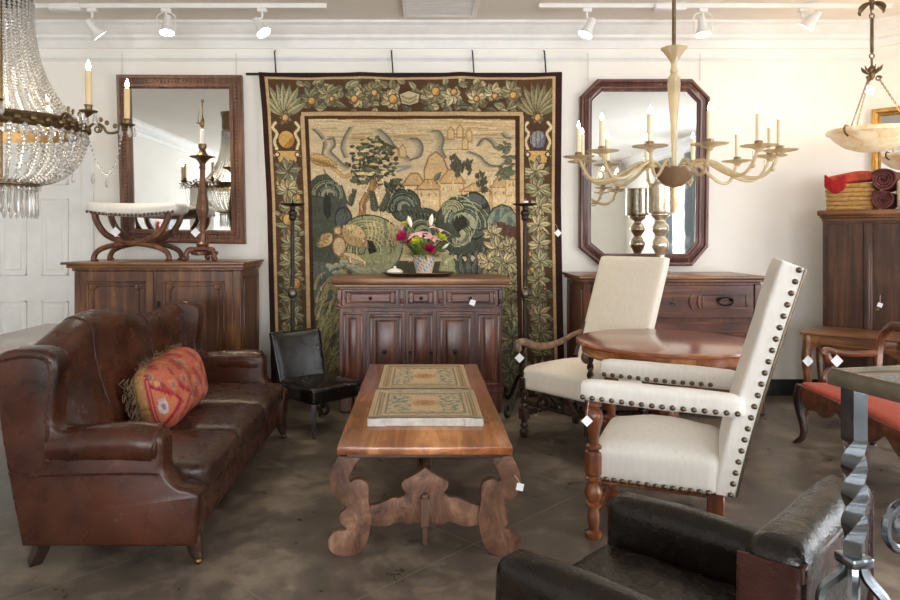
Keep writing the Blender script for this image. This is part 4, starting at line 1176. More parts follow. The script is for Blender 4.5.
# ------------------------------------------------------------------ left sideboard
def make_left_cabinet():
    yF = 5.2; k = yF / F
    t = thing('sideboard', 'tall brown two-door sideboard behind the leather sofa, below the rectangular mirror', 'cabinet', ((157 - 421) * k, 5.53, 0))
    ox, oy = t.location.x, t.location.y
    X = lambda u: (u - 421) * k - ox
    Z = lambda v: H - (v - 235) * k
    f = yF - oy; bk = 5.78 - oy; wz = M['oldwood_z']
    mb = MB().box(X(74), X(241), f, bk, .06, Z(268), .006)
    mb.box(X(72), X(243), f - .012, bk, 0, .09, .008)
    mb.box(X(72), X(243), f - .010, bk, Z(271), Z(267), .006)
    # side panel moulding on the right end
    xr = X(241)
    for a, b, c, d in ((f + .06, bk - .05, .2, .225), (f + .06, bk - .05, 1.02, 1.045), (f + .06, f + .085, .2, 1.04), (bk - .075, bk - .05, .2, 1.04)):
        mb.box(xr - .004, xr + .012, a, b, c, d, .004)
    mb.build('carcass', wz, t)
    mb = MB().box(X(64), X(246), f - .06, bk + .02, Z(264.5), Z(262), .005, seg=2).box(X(68), X(244.5), f - .035, bk + .01, Z(268), Z(264.5), .008, seg=2)
    ZT = Z(262)
    mb.build('top', M['oldwood_x'], t)
    for u0, u1 in ((80, 154), (156.5, 233)):
        d = MB().box(X(u0), X(u1), f - .014, f + .01, .13, Z(271), .004)
        a, b, c, e = X(u0 + 8), X(u1 - 8), .2, Z(281)
        for q in ((a, b, c, c + .014), (a, b, e - .014, e), (a, a + .014, c, e), (b - .014, b, c, e)):
            d.box(q[0], q[1], f - .026, f - .01, q[2], q[3], .004)
        a2, b2, e2 = a + .03, b - .03, e - .035
        for xx, yy in ((a2 + .02, e2), (b2 - .02, e2)):
            d.lathe([(.030, 0), (.030, .006), (.022, .014), (.012, .012), (.010, .02), (0, .022)], n=14, M=Matrix.Translation((xx, f - .014, yy)) @ Matrix.Rotation(R(90), 4, 'X'))
        d.box(a2 + .05, b2 - .05, f - .024, f - .01, e2 - .006, e2 + .008, .003)
        d.box(a2 + .012, a2 + .024, f - .024, f - .01, c + .06, e2 - .03, .003); d.box(b2 - .024, b2 - .012, f - .024, f - .01, c + .06, e2 - .03, .003)
        o = d.build('door', wz, t)
        if u0 > 100:
            MB().box(X(u0 + 3) - .012, X(u0 + 3) + .012, f - .02, f - .013, .78, .86, .004).build('escutcheon', M['dark_metal'], o)
    return ZT
LC_Z = make_left_cabinet()

# ------------------------------------------------------------------ right commode
def make_commode():
    yF = 5.25; k = yF / F
    x0, x1 = 1.20, 2.57
    t = thing('commode', 'wide dark walnut chest of drawers with carved crescents below the octagonal mirror', 'chest of drawers', ((x0 + x1) / 2, 5.55, 0))
    ox, oy = t.location.x, t.location.y
    Z = lambda v: H - (v - 235) * k
    X = lambda u: (u - 421) * k - ox
    f = yF - oy; bk = 5.86 - oy; hw = (x1 - x0) / 2
    mb = MB().box(-hw + .02, hw - .02, f, bk, .10, Z(282), .005)
    mb.box(-hw, hw, f - .02, bk, 0.03, .12, .012).box(-hw, -hw + .14, f - .022, f + .12, 0, .1, .01).box(hw - .14, hw, f - .022, f + .12, 0, .1, .01).box(-hw, -hw + .14, bk - .14, bk, 0, .06).box(hw - .14, hw, bk - .14, bk, 0, .06)
    for a, b, c, d in ((f + .05, bk - .05, .2, .225), (f + .05, bk - .05, .93, .955), (f + .05, f + .075, .2, .95), (bk - .075, bk - .05, .2, .95)):
        mb.box(-hw + .01, -hw + .024, a, b, c, d, .004)
    for xx in (-hw + .02, hw - .075):
        mb.box(xx, xx + .055, f - .014, f + .004, .13, Z(284), .005)
    mb.build('carcass', M['walnut_z'], t)
    mb = MB().box(-hw - .02, hw + .02, f - .045, bk + .01, Z(279), Z(276), .006, seg=2).box(-hw - .005, hw + .005, f - .03, bk, Z(282), Z(279), .006)
    mb.build('top', M['oldwood_x'], t)
    zs = [(Z(318), Z(285)), (Z(354), Z(322)), (Z(390), Z(358))]
    for z0, z1 in zs:
        z0 = max(z0, .13)
        d = MB().box(-hw + .08, hw - .08, f - .016, f + .01, z0, z1, .005)
        zc = (z0 + z1) / 2
        for s in (-1, 1):
            cx = s * .385
            rpanel(d, min(cx - .17, cx + .17), max(cx - .17, cx + .17), zc - .055, zc + .055, f - .016, .012, .009, False)
            for rr, xx in ((.06, s * .16), (.052, s * .215)):      # carved crescents
                a0, a1 = (R(110), R(250)) if s > 0 else (R(-70), R(70))
                d.tube([(xx + rr * .6 * math.cos(lerpl(a0, a1, q / 12)), f - .018, zc + rr * math.sin(lerpl(a0, a1, q / 12))) for q in range(13)], [.004 + .007 * math.sin(PI * q / 12) for q in range(13)], 6)
        for q in range(5):                                           # inlaid star
            a = PI / 2 + q * 2 * PI / 5
            d.tube([(0, f - .016, zc), (.035 * math.cos(a), f - .018, zc + .035 * math.sin(a))], [.010, .003], 6)
        o = d.build('drawer', M['walnut_x'], t)
        for s in (-1, 1):
            cx = s * .385
            mb = MB()
            pts = [(cx + .055 * math.cos(a), f - .03 - .012 * abs(math.sin(a)), zc + .004 + .03 * math.sin(a)) for a in [2 * PI * q / 22 for q in range(22)]]
            mb.tube(pts, .006, 6, closed=True)
            for e in (-1, 1): mb.lathe([(.016, 0), (.016, .005), (.008, .01), (.007, .022), (0, .024)], n=10, M=Matrix.Translation((cx + e * .045, f - .016, zc + .018)) @ Matrix.Rotation(R(90), 4, 'X'))
            mb.build('ring_pull', M['dark_metal'], o)
    return Z(276)
CO_Z = make_commode()

# ------------------------------------------------------------------ mirrors
def frame_ring(mb, outer, prof):
    """outer: list of (x,z) corners; prof: list of (inset, y)"""
    n = len(outer)
    V = [Vector(p) for p in outer]
    nr = []
    for i in range(n):
        e0 = (V[i] - V[i - 1]).normalized(); e1 = (V[(i + 1) % n] - V[i]).normalized()
        n0 = Vector((-e0.y, e0.x)); n1 = Vector((-e1.y, e1.x))
        b = (n0 + n1); b = b / b.dot(n0); nr.append(b)
    vs = []
    for ins, y in prof:
        for i in range(n):
            p = V[i] + nr[i] * ins; vs.append((p.x, y, p.y))
    m = len(prof); fs = []
    for j in range(m - 1):
        for i in range(n):
            fs.append((j * n + i, j * n + (i + 1) % n, (j + 1) * n + (i + 1) % n, (j + 1) * n + i))
    mb.add(vs, fs)
    return [(V[i] + nr[i] * prof[-1][0]) for i in range(n)]
def make_rect_mirror():
    t = thing('wall_mirror', 'large rectangular mirror in a carved brown frame above the left sideboard', 'mirror', P(180, 158, 5.86))
    loc = t.location
    co = [P(121, 242, 5.84) - loc, P(245, 244, 5.84) - loc, P(241.5, 75, 5.84) - loc, P(116, 74.5, 5.84) - loc]
    outer = [(p.x, p.z) for p in co]
    mb = MB()
    inner = frame_ring(mb, outer, [(0, .03), (0, -.02), (.012, -.035), (.03, -.03), (.034, -.022), (.072, -.018), (.078, -.028), (.10, -.022), (.112, -.006), (.112, .02)])
    # carved ribs round the hollow, beads inside
    V = [Vector(p) for p in outer]
    for i in range(4):
        a, b = V[i], V[(i + 1) % 4]; d = (b - a); L = d.length; d.normalize(); nn = Vector((-d.y, d.x)); m = int((L - .1) / .030)
        for k in range(m):
            c = a + d * (.055 + (L - .11) * (k + .5) / m) + nn * .053
            mb.ball((c.x, -.021, c.y), (.010 + .006 * abs(d.y), .010, .010 + .006 * abs(d.x)), 7, 5)
        m = int((L - .2) / .02)
        for k in range(m):
            c = a + d * (.10 + (L - .2) * (k + .5) / m) + nn * .096
            mb.ball((c.x, -.022, c.y), .0065, 6, 4)
    mb.build('frame', M['mirror_frame'], t, angle=25)
    q = [(p.x, p.y) for p in inner]
    MB().prism(q, 'xz', .004, .010).build('mirror_glass', M['mirror'], t)
    for u in (122, 236):
        a = P(u, 53, 5.878) - loc; b = P(u, 76, 5.86) - loc
        MB().tube([a, b], .0035, 5).build('hanging_wire', M['wire'], t)
def make_octo_mirror():
    t = thing('wall_mirror', 'octagonal mirror in a dark red-brown frame on the right of the back wall', 'mirror', P(646, 172, 5.86))
    loc = t.location
    px = [(601, 266), (693, 266), (709, 247), (711, 97), (693, 78.5), (598, 78.5), (580.5, 96), (579.5, 248)]
    outer = [((P(u, v, 5.83) - loc).x, (P(u, v, 5.83) - loc).z) for u, v in px]
    mb = MB()
    inner = frame_ring(mb, outer, [(0, .03), (0, -.015), (.012, -.03), (.028, -.03), (.036, -.018), (.07, -.03), (.082, -.026), (.088, -.012), (.10, -.012), (.104, 0), (.104, .02)])
    fr = mb.build('frame', M['octo_frame'], t, angle=25)
    mb = MB(); V = [Vector(p) for p in outer]
    for i in range(8):
        a, b = V[i], V[(i + 1) % 8]; d = (b - a); L = d.length; d.normalize(); nn = Vector((-d.y, d.x)); m = int((L - .06) / .017)
        for k in range(m):
            c = a + d * (.03 + (L - .06) * (k + .5) / m) + nn * .053
            mb.tube([(c.x - nn.x * .014, -.0235, c.y - nn.y * .014), (c.x + nn.x * .014, -.0275, c.y + nn.y * .014)], .0045, 5)
    mb.build('ripple_moulding', M['octo_frame'], fr)
    MB().prism([(p.x, p.y) for p in inner], 'xz', .004, .010).build('mirror_glass', M['mirror'], t)
    for u in (588, 700):
        MB().tube([P(u, 53, 5.878) - loc, P(u, 81, 5.86) - loc], .0035, 5).build('hanging_wire', M['wire'], t)
make_rect_mirror(); make_octo_mirror()
# ------------------------------------------------------------------ nail-headed linen armchair (front)
NAIL = None
def nail_proto():
    mb = MB().lathe([(.0, .009), (.006, .008), (.0105, .0045), (.0125, 0)], n=8)
    me = mb.build('nail_head', M['nail']); m = me.data; bpy.data.objects.remove(me); return m
NAIL_ME = nail_proto()
def nail(parent, p, axis):
    o = bpy.data.objects.new('nail_head', NAIL_ME); COL.objects.link(o); o.parent = parent
    o.location = p; o.rotation_euler = Vector(axis).to_track_quat('Z', 'Y').to_euler()
def turned(prof, k=1):
    pp = smooth_path([(r, z, 0) for r, z in prof], 3) if k else [Vector((r, z, 0)) for r, z in prof]
    return [(max(.002, p.x), p.y) for p in pp]
def front_armchair():
    t = thing('upholstered_armchair', 'tall cream linen armchair edged with large dark nail heads, turned away at the front right', 'armchair', (1.140, 3.262, 0), R(-113.2), 'cream linen armchairs')
    Ln = M['linen_white']; W = M['turned']
    def seatw(w):
        return w
    MB().rbox((0, -.025, .335), (.285, .265, .083), .04, 12, (.004, .006, .075)).build('seat', Ln, t, angle=70)
    def lean(z): return .250 + .258 * max(0, (z - .26) / .97) ** 1.15
    def bw(w): return Vector((w.x, w.y + lean(w.z), w.z - .02 * (w.y / .05) * (1 if w.z > 1.0 else 0)))
    MB().rbox((0, 0, .745), (.283, .048, .485), .018, 14, (0, .012, 0), warp=bw).build('backrest', Ln, t, angle=60)
    # a welt of dark gimp down each edge of the back
    for s in (-1, 1):
        MB().tube([(s * .281, lean(z) + .046, z) for z in [lerpl(.27, 1.215, i / 16) for i in range(17)]], .006, 6).build('gimp', M['nail'], t)
    arms = []
    for s in (-1, 1):
        def aw(w): return Vector((w.x, w.y, w.z + .012 * max(0, -w.y) * 3 - (.02 * (w.y > .1) * (w.y - .1))))
        arms.append(MB().rbox((s * .278, -.005, .648), (.046, .335, .046), .03, 9, (.0, .0, .008), warp=aw).build('arm', Ln, t, angle=70))
        # front post with turnings and foot
        prof = [(.034, 0), (.040, .010), (.040, .026), (.022, .036), (.022, .045), (.027, .075), (.028, .10), (.022, .125), (.021, .135), (.036, .143), (.037, .152), (.022, .160), (.030, .172), (.040, .195), (.040, .212), (.030, .234), (.021, .244), (.021, .25), (.037, .258), (.038, .270), (.028, .278), (.039, .288), (.040, .30), (.040, .372), (.038, .385), (.026, .393), (.036, .401), (.036, .410), (.022, .42), (.022, .44), (.028, .48), (.037, .515), (.041, .54), (.038, .562), (.024, .578), (.024, .584), (.036, .592), (.036, .61)]
        MB().lathe(prof, (s * .27, -.285, 0), 22).build('front_leg', W, t)
        lg = MB().box(s * .245 - .033, s * .245 + .033, .182, .252, .15, .28, .006)
        lg.lathe([(.028, .15), (.036, .14), (.030, .12), (.034, .105), (.022, .095), (.034, .07), (.038, .045), (.030, .015), (.024, 0)], (s * .245, .217, 0), 16)
        lg.build('rear_leg', W, t)
    fs = MB().tube([(-.26, -.285, .10), (-.13, -.285, .10), (-.07, -.285, .10), (0, -.285, .10), (.07, -.285, .10), (.13, -.285, .10), (.26, -.285, .10)], [.016, .024, .016, .036, .016, .024, .016], 12)
    fs.build('front_stretcher', W, t)
    MB().box(-.25, -.21, -.28, .22, .10, .135, .008).build('side_stretcher', W, t)
    MB().box(-.275, .275, -.285, .22, .245, .262, .004).build('seat_rail', W, t)
    for s in (-1, 1):
        for k in range(16):
            y = lerpl(-.325, .30, k / 15); nail(arms[(s + 1) // 2], (s * .3245, y, .622 + .036 * max(0, -y)), (s, 0, -.1))
        for k in range(14):
            nail(t, (s * .2855, lerpl(-.265, .19, k / 13), .272), (s, 0, 0))
        for k in range(21):
            z = lerpl(.275, 1.21, k / 20); nail(t, (s * .2835, lean(z) + .022, z), (s, 0, 0))
    for k in range(13):
        y = lerpl(-.315, .19, k / 12); nail(arms[0], (-.2315, y, .622 + .036 * max(0, -y)), (1, 0, -.1))
front_armchair()

# ------------------------------------------------------------------ second armchair, behind the round table
def twist(mb, p0, p1, r, turns, n=46):
    p0 = Vector(p0); p1 = Vector(p1); ax = (p1 - p0); a = ax.normalized(); u = a.orthogonal().normalized(); v = a.cross(u)
    for ph in (0, PI):
        pts = []
        for i in range(n + 1):
            q = i / n; an = ph + turns * 2 * PI * q
            pts.append(p0 + ax * q + u * (math.cos(an) * r * .5) + v * (math.sin(an) * r * .5))
        mb.tube(pts, r * .68, 7)
def back_armchair():
    t = thing('upholstered_armchair', 'cream linen armchair with dark barley twist legs and scrolled wooden arms, behind the round table', 'armchair', (1.073, 4.643, 0), R(-50.9), 'cream linen armchairs')
    Ln = M['linen']; W = M['black_wood']
    MB().rbox((0, 0, .395), (.285, .29, .078), .03, 12, (.004, .004, .05)).build('seat', Ln, t, angle=70)
    def bw(w):
        z = w.z; return Vector((w.x * (1 + .03 * (z - .5)), w.y + .27 + .32 * max(0, (z - .42) / .78), z))
    MB().rbox((0, 0, .81), (.265, .04, .385), .02, 12, (0, .014, 0), warp=bw).build('backrest', Ln, t, angle=60)
    for s in (-1, 1):
        arm = smooth_path([(s * .275, -.315, .585), (s * .275, -.335, .605), (s * .275, -.32, .63), (s * .275, -.27, .632), (s * .276, -.17, .60), (s * .277, -.05, .585), (s * .276, .10, .60), (s * .272, .22, .635), (s * .27, .33, .655)], 5)
        n = len(arm)
        MB().tube(arm, [.018 + .010 * math.sin(PI * min(1, i / n * 1.2)) for i in range(n)], 10).build('arm', M['arm_wood'], t)
        lg = MB(); x = s * .27; y = -.275
        lg.box(x - .026, x + .026, y - .026, y + .026, .33, .40, .004)
        twist(lg, (x, y, .60), (x, y, .40), .018, 2)
        twist(lg, (x, y, .33), (x, y, .19), .02, 1.5)
        lg.box(x - .028, x + .028, y - .028, y + .028, .12, .20, .004)
        lg.lathe([(.02, 0), (.03, .015), (.032, .04), (.018, .06), (.028, .08), (.018, .10), (.024, .12)], (x, y, 0), 12)
        lg.build('front_leg', W, t)
        lg = MB(); y = .27
        lg.box(x - .026, x + .026, y - .026, y + .026, .25, .5, .004)
        twist(lg, (x, y, .25), (x, y, .19), .02, .7); lg.box(x - .028, x + .028, y - .028, y + .028, .12, .20, .004)
        lg.lathe([(.02, 0), (.03, .015), (.032, .04), (.018, .06), (.028, .08), (.018, .10), (.024, .12)], (x, y, 0), 12)
        lg.tube([(x, y, .49), (x * .97, y + .10, .72)], .022, 6)
        lg.build('rear_leg', W, t)
        sb = MB(); twist(sb, (x, -.25, .16), (x, .25, .16), .019, 5); sb.build('side_stretcher', W, t)
    sb = MB(); twist(sb, (-.27, 0, .16), (.27, 0, .16), .019, 5); sb.build('cross_stretcher', W, t)
    # carved front stretcher with leafy scrolls
    sb = MB()
    for s in (-1, 1):
        sb.tube(spiral((s * .10, .265), .055, .012, PI / 2 if s > 0 else PI / 2, PI / 2 + s * 3.2 * PI, 'xz', 26, -.275), .011, 6)
        sb.tube(smooth_path([(s * .25, -.275, .25), (s * .2, -.275, .235), (s * .15, -.275, .25), (s * .10, -.275, .32)], 4), .012, 6)
    sb.tube([(-.26, -.275, .225), (.26, -.275, .225)], .010, 6)
    sb.build('carved_stretcher', W, t)
    MB().box(-.27, .27, -.275, .27, .318, .332, .003).build('seat_rail', W, t)
back_armchair()

# ------------------------------------------------------------------ black leather slipper chair
def slipper_chair():
    t = thing('slipper_chair', 'low armless black leather chair beside the far end of the brown sofa', 'chair', (-.72, 4.91, 0), R(45))
    B = M['black_leather']
    MB().rbox((0, 0, .275), (.21, .225, .055), .022, 10, (0, 0, .028), .002).build('seat', B, t, angle=60)
    def bw(w):
        z = w.z; return Vector((w.x * (1 + .06 * (z - .3) / .3), w.y + .20 + .11 * max(0, (z - .25) / .4) + .10 * (w.x / .21) ** 2 * -.25, z + .012 * (w.x / .21) ** 2 * (1 if z > .5 else 0)))
    MB().rbox((0, 0, .46), (.198, .03, .19), .02, 10, (0, .01, 0), .002, warp=bw).build('backrest', B, t, angle=60)
    mb = MB()
    for s in (-1, 1):
        mb.tube([bw(Vector((s * .198, -.025, z))) for z in [lerpl(.30, .63, i / 10) for i in range(11)]], .004, 5)
    mb.build('piping', M['black_wood'], t)
    for sx in (-1, 1):
        for sy in (-1, 1):
            MB().tube([(sx * .185, sy * .2, .225), (sx * .188, sy * .205, .12), (sx * .19, sy * (.205 if sy < 0 else .235), 0)], [.026, .022, .014], 4).build('leg', M['black_wood'], t)
slipper_chair()

# ------------------------------------------------------------------ foreground club chair
def club_chair():
    t = thing('club_chair', 'black and oxblood leather club chair seen from behind at the bottom right', 'armchair', (.676, 1.86, 0), R(-134.4))
    B = M['club_leather']; C = M['club_brown']
    MB().rbox((0, -.02, .17), (.335, .33, .08), .03, 8).build('base', C, t, angle=60)
    MB().rbox((0, -.045, .305), (.232, .295, .065), .04, 14, (0, .006, .025), .005, seed=3).build('seat_cushion', B, t, angle=70)
    for s in (-1, 1):
        def aw(w): return Vector((w.x, w.y, w.z - .045 * max(0, (w.y + .05)) * (w.z > .3) + .0))
        MB().rbox((s * .292, -.045, .30), (.062, .30, .205), .045, 12, (.006, .01, .012), .004, warp=aw, seed=s).build('arm', B, t, angle=70)
    def bw(w): return Vector((w.x, w.y + .345 + .05 * (w.z - .4), w.z))
    MB().rbox((.058, -.01, .42), (.287, .060, .325), .04, 14, (0, .008, .012), .004, warp=bw, seed=9).build('backrest', B, t, angle=70)
    def ow(w): return Vector((w.x, w.y + .399 + .05 * (w.z - .4), w.z))
    MB().rbox((.085, -.012, .405), (.258, .010, .312), .009, 12, (0, .003, 0), .002, warp=ow).build('outer_back', C, t, angle=70)
    for s in (-1, 1):
        MB().rbox((.058 + s * .289, .345, .415), (.006, .060, .30), .005, 8).build('end_panel', C, t)
    mb = MB()
    mb.tube([(s, .391 + .05 * .31, .705) for s in [lerpl(-.165, .335, i / 12) for i in range(13)]], .006, 6)
    for s in (-1, 1): mb.tube([(.085 + s * .255, .393 + .05 * (z - .4), z) for z in [lerpl(.1, .685, i / 10) for i in range(11)]], .005, 6)
    mb.build('piping', B, t)
    for sx in (-1, 1):
        for sy in (-1, 1):
            MB().lathe([(.018, 0), (.022, .01), (.028, .095)], (sx * .29, sy * .27, 0), 10).build('leg', M['black_wood'], t)
club_chair()

# ------------------------------------------------------------------ round pedestal table
def round_table():
    t = thing('round_table', 'round polished mahogany pedestal table between the two cream armchairs', 'table', (1.42, 4.06, 0))
    MB().lathe([(0, .712), (.49, .712), (.507, .716), (.511, .726), (.505, .737), (.495, .740), (0, .740)], n=72).build('tabletop', M['roundtop'], t)
    MB().lathe([(.44, .715), (.44, .665), (.446, .66), (.470, .66), (.476, .668), (.476, .715), (.44, .715)], n=72).build('apron', M['top_y'], t, angle=30)
    MB().lathe([(.10, .715), (.10, .66), (.05, .62), (.045, .56), (.085, .53), (.092, .505), (.06, .475), (.035, .44), (.034, .40), (.05, .385), (.066, .365), (.074, .325), (.068, .28), (.05, .245), (.06, .21), (.085, .19), (.09, .16), (.07, .15)], n=32).build('pedestal', M['turned'], t)
    base = [(.40 * math.cos(a), .40 * math.sin(a)) if k % 2 == 0 else (.17 * math.cos(a), .17 * math.sin(a)) for k, a in enumerate([R(30) + PI / 3 * i for i in range(6)])]
    MB().prism(smooth2(base, 5), 'xy', .08, .155, .01).build('platform', M['dark_x'], t)
    for i in (0, 2, 4):
        a = R(30) + PI / 3 * i
        MB().lathe([(.03, 0), (.05, .015), (.055, .04), (.045, .07), (.03, .085)], (.34 * math.cos(a), .34 * math.sin(a), 0), 16).build('bun_foot', M['dark_z'], t)
round_table()

# ------------------------------------------------------------------ red settee
def settee():
    t = thing('settee', 'carved walnut settee with a coral red seat at the right edge', 'settee', (2.616, 3.806, 0), R(-94.2))
    W = M['settee_wood']; hl = .72; hd = .22
    def sw(w): return Vector((w.x, w.y + .015 * math.cos(w.x / hl * PI * 1.5) * (w.y < 0), w.z))
    MB().rbox((0, .0, .375), (hl - .015, hd - .005, .03), .02, 16, (0, 0, .028), warp=sw).build('seat', M['red_fabric'], t, angle=70)
    ap = []
    N = 40
    for i in range(N + 1):
        x = lerpl(-hl, hl, i / N); q = (i / N * 3) % 1
        ap.append((x, .30 - .055 * (math.sin(PI * q) ** 2) + .02 * math.cos(2 * PI * q * 2)))
    outl = ap + [(hl, .385), (-hl, .385)]
    MB().prism(outl, 'xz', -hd - .012, -hd + .014, .004).build('front_apron', W, t)
    for s in (-1, 1):
        MB().prism([(-hd, .31), (0, .335), (hd, .31), (hd, .38), (-hd, .38)], 'yz', s * hl - .012, s * hl + .012, .004).build('side_apron', W, t)
    MB().box(-hl, hl, hd - .01, hd + .018, .31, .385, .004).build('back_apron', W, t)
    def cab(x, y, sx, sy, name, mat):
        pts = smooth_path([(x, y, .38), (x + sx * .012, y + sy * .012, .30), (x + sx * .008, y + sy * .008, .22), (x - sx * .008, y - sy * .008, .12), (x - sx * .004, y - sy * .004, .05), (x + sx * .014, y + sy * .018, .015), (x + sx * .018, y + sy * .022, 0)], 4)
        rr = [float(np.interp(i / (len(pts) - 1), [0, .15, .4, .7, .85, .95, 1], [.034, .036, .027, .019, .018, .024, .026])) for i in range(len(pts))]
        return MB().tube(pts, rr, 10).build(name, mat, t)
    for x in (-hl + .02, 0, hl - .02):
        cab(x, -hd + .01, (-1 if x < 0 else (1 if x > 0 else 0)), -1, 'front_leg', M['black_wood'])
        cab(x, hd - .0, (-1 if x < 0 else (1 if x > 0 else 0)), 1, 'rear_leg', M['black_wood'])
    for s in (-1, 1):
        st = MB().tube(smooth_path([(s * (hl - .03), .0 - .03, .385), (s * (hl - .03), -.075, .42), (s * (hl - .03), -.05, .47), (s * (hl - .03), -.02, .51), (s * (hl - .03), -.055, .56), (s * (hl - .03), -.06, .595)], 5), [.026] * 8 + [.022] * 10 + [.026] * 8, 8)
        st.build('arm_support', W, t)
        ar = MB().tube(smooth_path([(s * (hl - .03), -.085, .585), (s * (hl - .03), -.06, .612), (s * (hl - .03), 0, .60), (s * (hl - .03), .09, .588), (s * (hl - .04), .16, .592), (s * (hl - .06), .235, .60)], 5), .021, 8)
        ar.build('arm', W, t)
        MB().tube(smooth_path([(s * (hl - .06), .215, .37), (s * (hl - .065), .235, .5), (s * (hl - .055), .25, .62), (s * (hl - .075), .262, .72), (s * (hl - .15), .272, .775)], 5), .023, 8).build('back_stile', W, t)
    cr = [(-hl + .10, .265, .745), (-hl + .16, .272, .785), (-.42, .275, .79), (-.28, .275, .765), (-.12, .277, .775), (0, .28, .80), (.12, .277, .775), (.28, .275, .765), (.42, .275, .79), (hl - .16, .272, .785), (hl - .10, .265, .745)]
    MB().tube(smooth_path(cr, 5), .027, 10, flat=.7).build('crest_rail', M['arm_wood'], t)
    for x in (-.34, .34):
        o = [(x - .05, .385), (x - .035, .48), (x - .075, .58), (x - .06, .68), (x - .035, .775), (x + .035, .775), (x + .06, .68), (x + .075, .58), (x + .035, .48), (x + .05, .385)]
        MB().prism(smooth2(o, 3), 'xz', .245, .262, .004).build('splat', W, t)
settee()

# ------------------------------------------------------------------ writing desk and armoire in the corner
CR = R(-42); CU = Vector((math.cos(CR), math.sin(CR), 0)); CN = Vector((-math.sin(CR), math.cos(CR), 0))
def desk():
    w, d = .31, .225
    t = thing('writing_desk', 'small brown writing desk on curved legs standing before the tall cupboard', 'desk', Vector((2.75, 5.05, 0)) + CU * w + CN * d, CR)
    W = M['oldwood_x']
    MB().box(-w - .015, w + .015, -d - .015, d, .632, .655, .006, seg=2).build('desktop', M['armoire_x'], t)
    pts = [(-w + .03, .632), (-w + .03, .52)]
    for q in range(9):
        a = q / 8; pts.append((lerpl(-w + .05, -.06, a), .515 + .055 * math.sin(PI * a) ** .8))
    for q in range(1, 9):
        a = q / 8; pts.append((lerpl(-.06, w - .05, a), .515 + .055 * math.sin(PI * a) ** .8))
    pts += [(w - .03, .52), (w - .03, .632)]
    MB().prism(pts, 'xz', -d + .006, -d + .026, .002).build('front_apron', W, t)
    dr = MB().box(-.20, .20, -d - .004, -d + .01, .568, .622, .004).build('drawer', W, t)
    MB().ball((0, -d - .01, .595), (.008, .008, .010), 8, 6).build('drawer_pull', M['brass'], dr)
    for s in (-1, 1):
        MB().box(s * (w - .03) - .01, s * (w - .03) + .01, -d + .02, d - .01, .53, .632).build('side_apron', W, t)
        for sy in (-1, 1):
            x = s * (w - .03); y = sy * (d - .03)
            pp = smooth_path([(x, y, .632), (x + s * .004, y + sy * .004, .54), (x + s * .010, y + sy * .012, .44), (x, y, .30), (x - s * .008, y - sy * .006, .15), (x, y + sy * .002, .05), (x + s * .008, y + sy * .012, .012), (x + s * .008, y + sy * .012, 0)], 4)
            rr = [float(np.interp(i / (len(pp) - 1), [0, .2, .35, .6, .8, .93, 1], [.032, .034, .030, .019, .015, .020, .018])) for i in range(len(pp))]
            MB().tube(pp, rr, 8).build('leg', W, t)
    MB().box(-w + .04, w - .04, d - .03, d - .012, .53, .632).build('back_apron', W, t)
desk()
def armoire():
    w, d = .32, .225
    t = thing('armoire', 'tall dark walnut two-door cupboard in the right corner behind the writing desk', 'cupboard', Vector((3.115, 5.43, 0)) + CU * w + CN * d, CR)
    Z = M['armoire_z']
    mb = MB().box(-w, w, -d, d, .0, 1.48, .004)
    mb.box(-w - .01, w + .01, -d - .012, d, 0, .10, .01)
    mb.build('carcass', Z, t)
    mb = MB(); mb.box(-w - .005, w + .005, -d - .008, d, 1.455, 1.48, .005).box(-w - .018, w + .018, -d - .022, d, 1.478, 1.50, .008).box(-w - .032, w + .032, -d - .038, d, 1.498, 1.54, .010, seg=2)
    mb.build('cornice', M['armoire_x'], t)
    for x0, x1 in ((-w + .035, -.045), (.012, w - .035)):
        o = MB().box(x0, x1, -d - .012, -d + .01, .13, 1.435, .004)
        o.box((x0 + x1) / 2 + .03, (x0 + x1) / 2 + .034, -d - .0135, -d - .01, .135, 1.43)
        o = o.build('door', Z, t)
        if x0 < 0:
            for zz in (.35, 1.28): MB().tube([(x0 - .006, -d - .012, zz - .055), (x0 - .006, -d - .012, zz + .055)], .007, 8).build('hinge', M['iron'], o)
        else:
            MB().lathe([(.012, 0), (.012, .004), (.004, .006), (0, .006)], n=10, M=Matrix.Translation((x0 + .03, -d - .012, .80)) @ Matrix.Rotation(R(90), 4, 'X')).build('escutcheon', M['brass'], o)
    MB().box(-.045, .012, -d - .022, -d, .13, 1.44, .006).box(-.030, -.003, -d - .028, -d, .14, 1.43, .005).build('centre_stile', M['dark_z'], t)
    return t
armoire()
def on_armoire(s, dd, z): return Vector((3.115, 5.43, 0)) + CU * s + CN * dd + Vector((0, 0, z))
AZ = 1.54
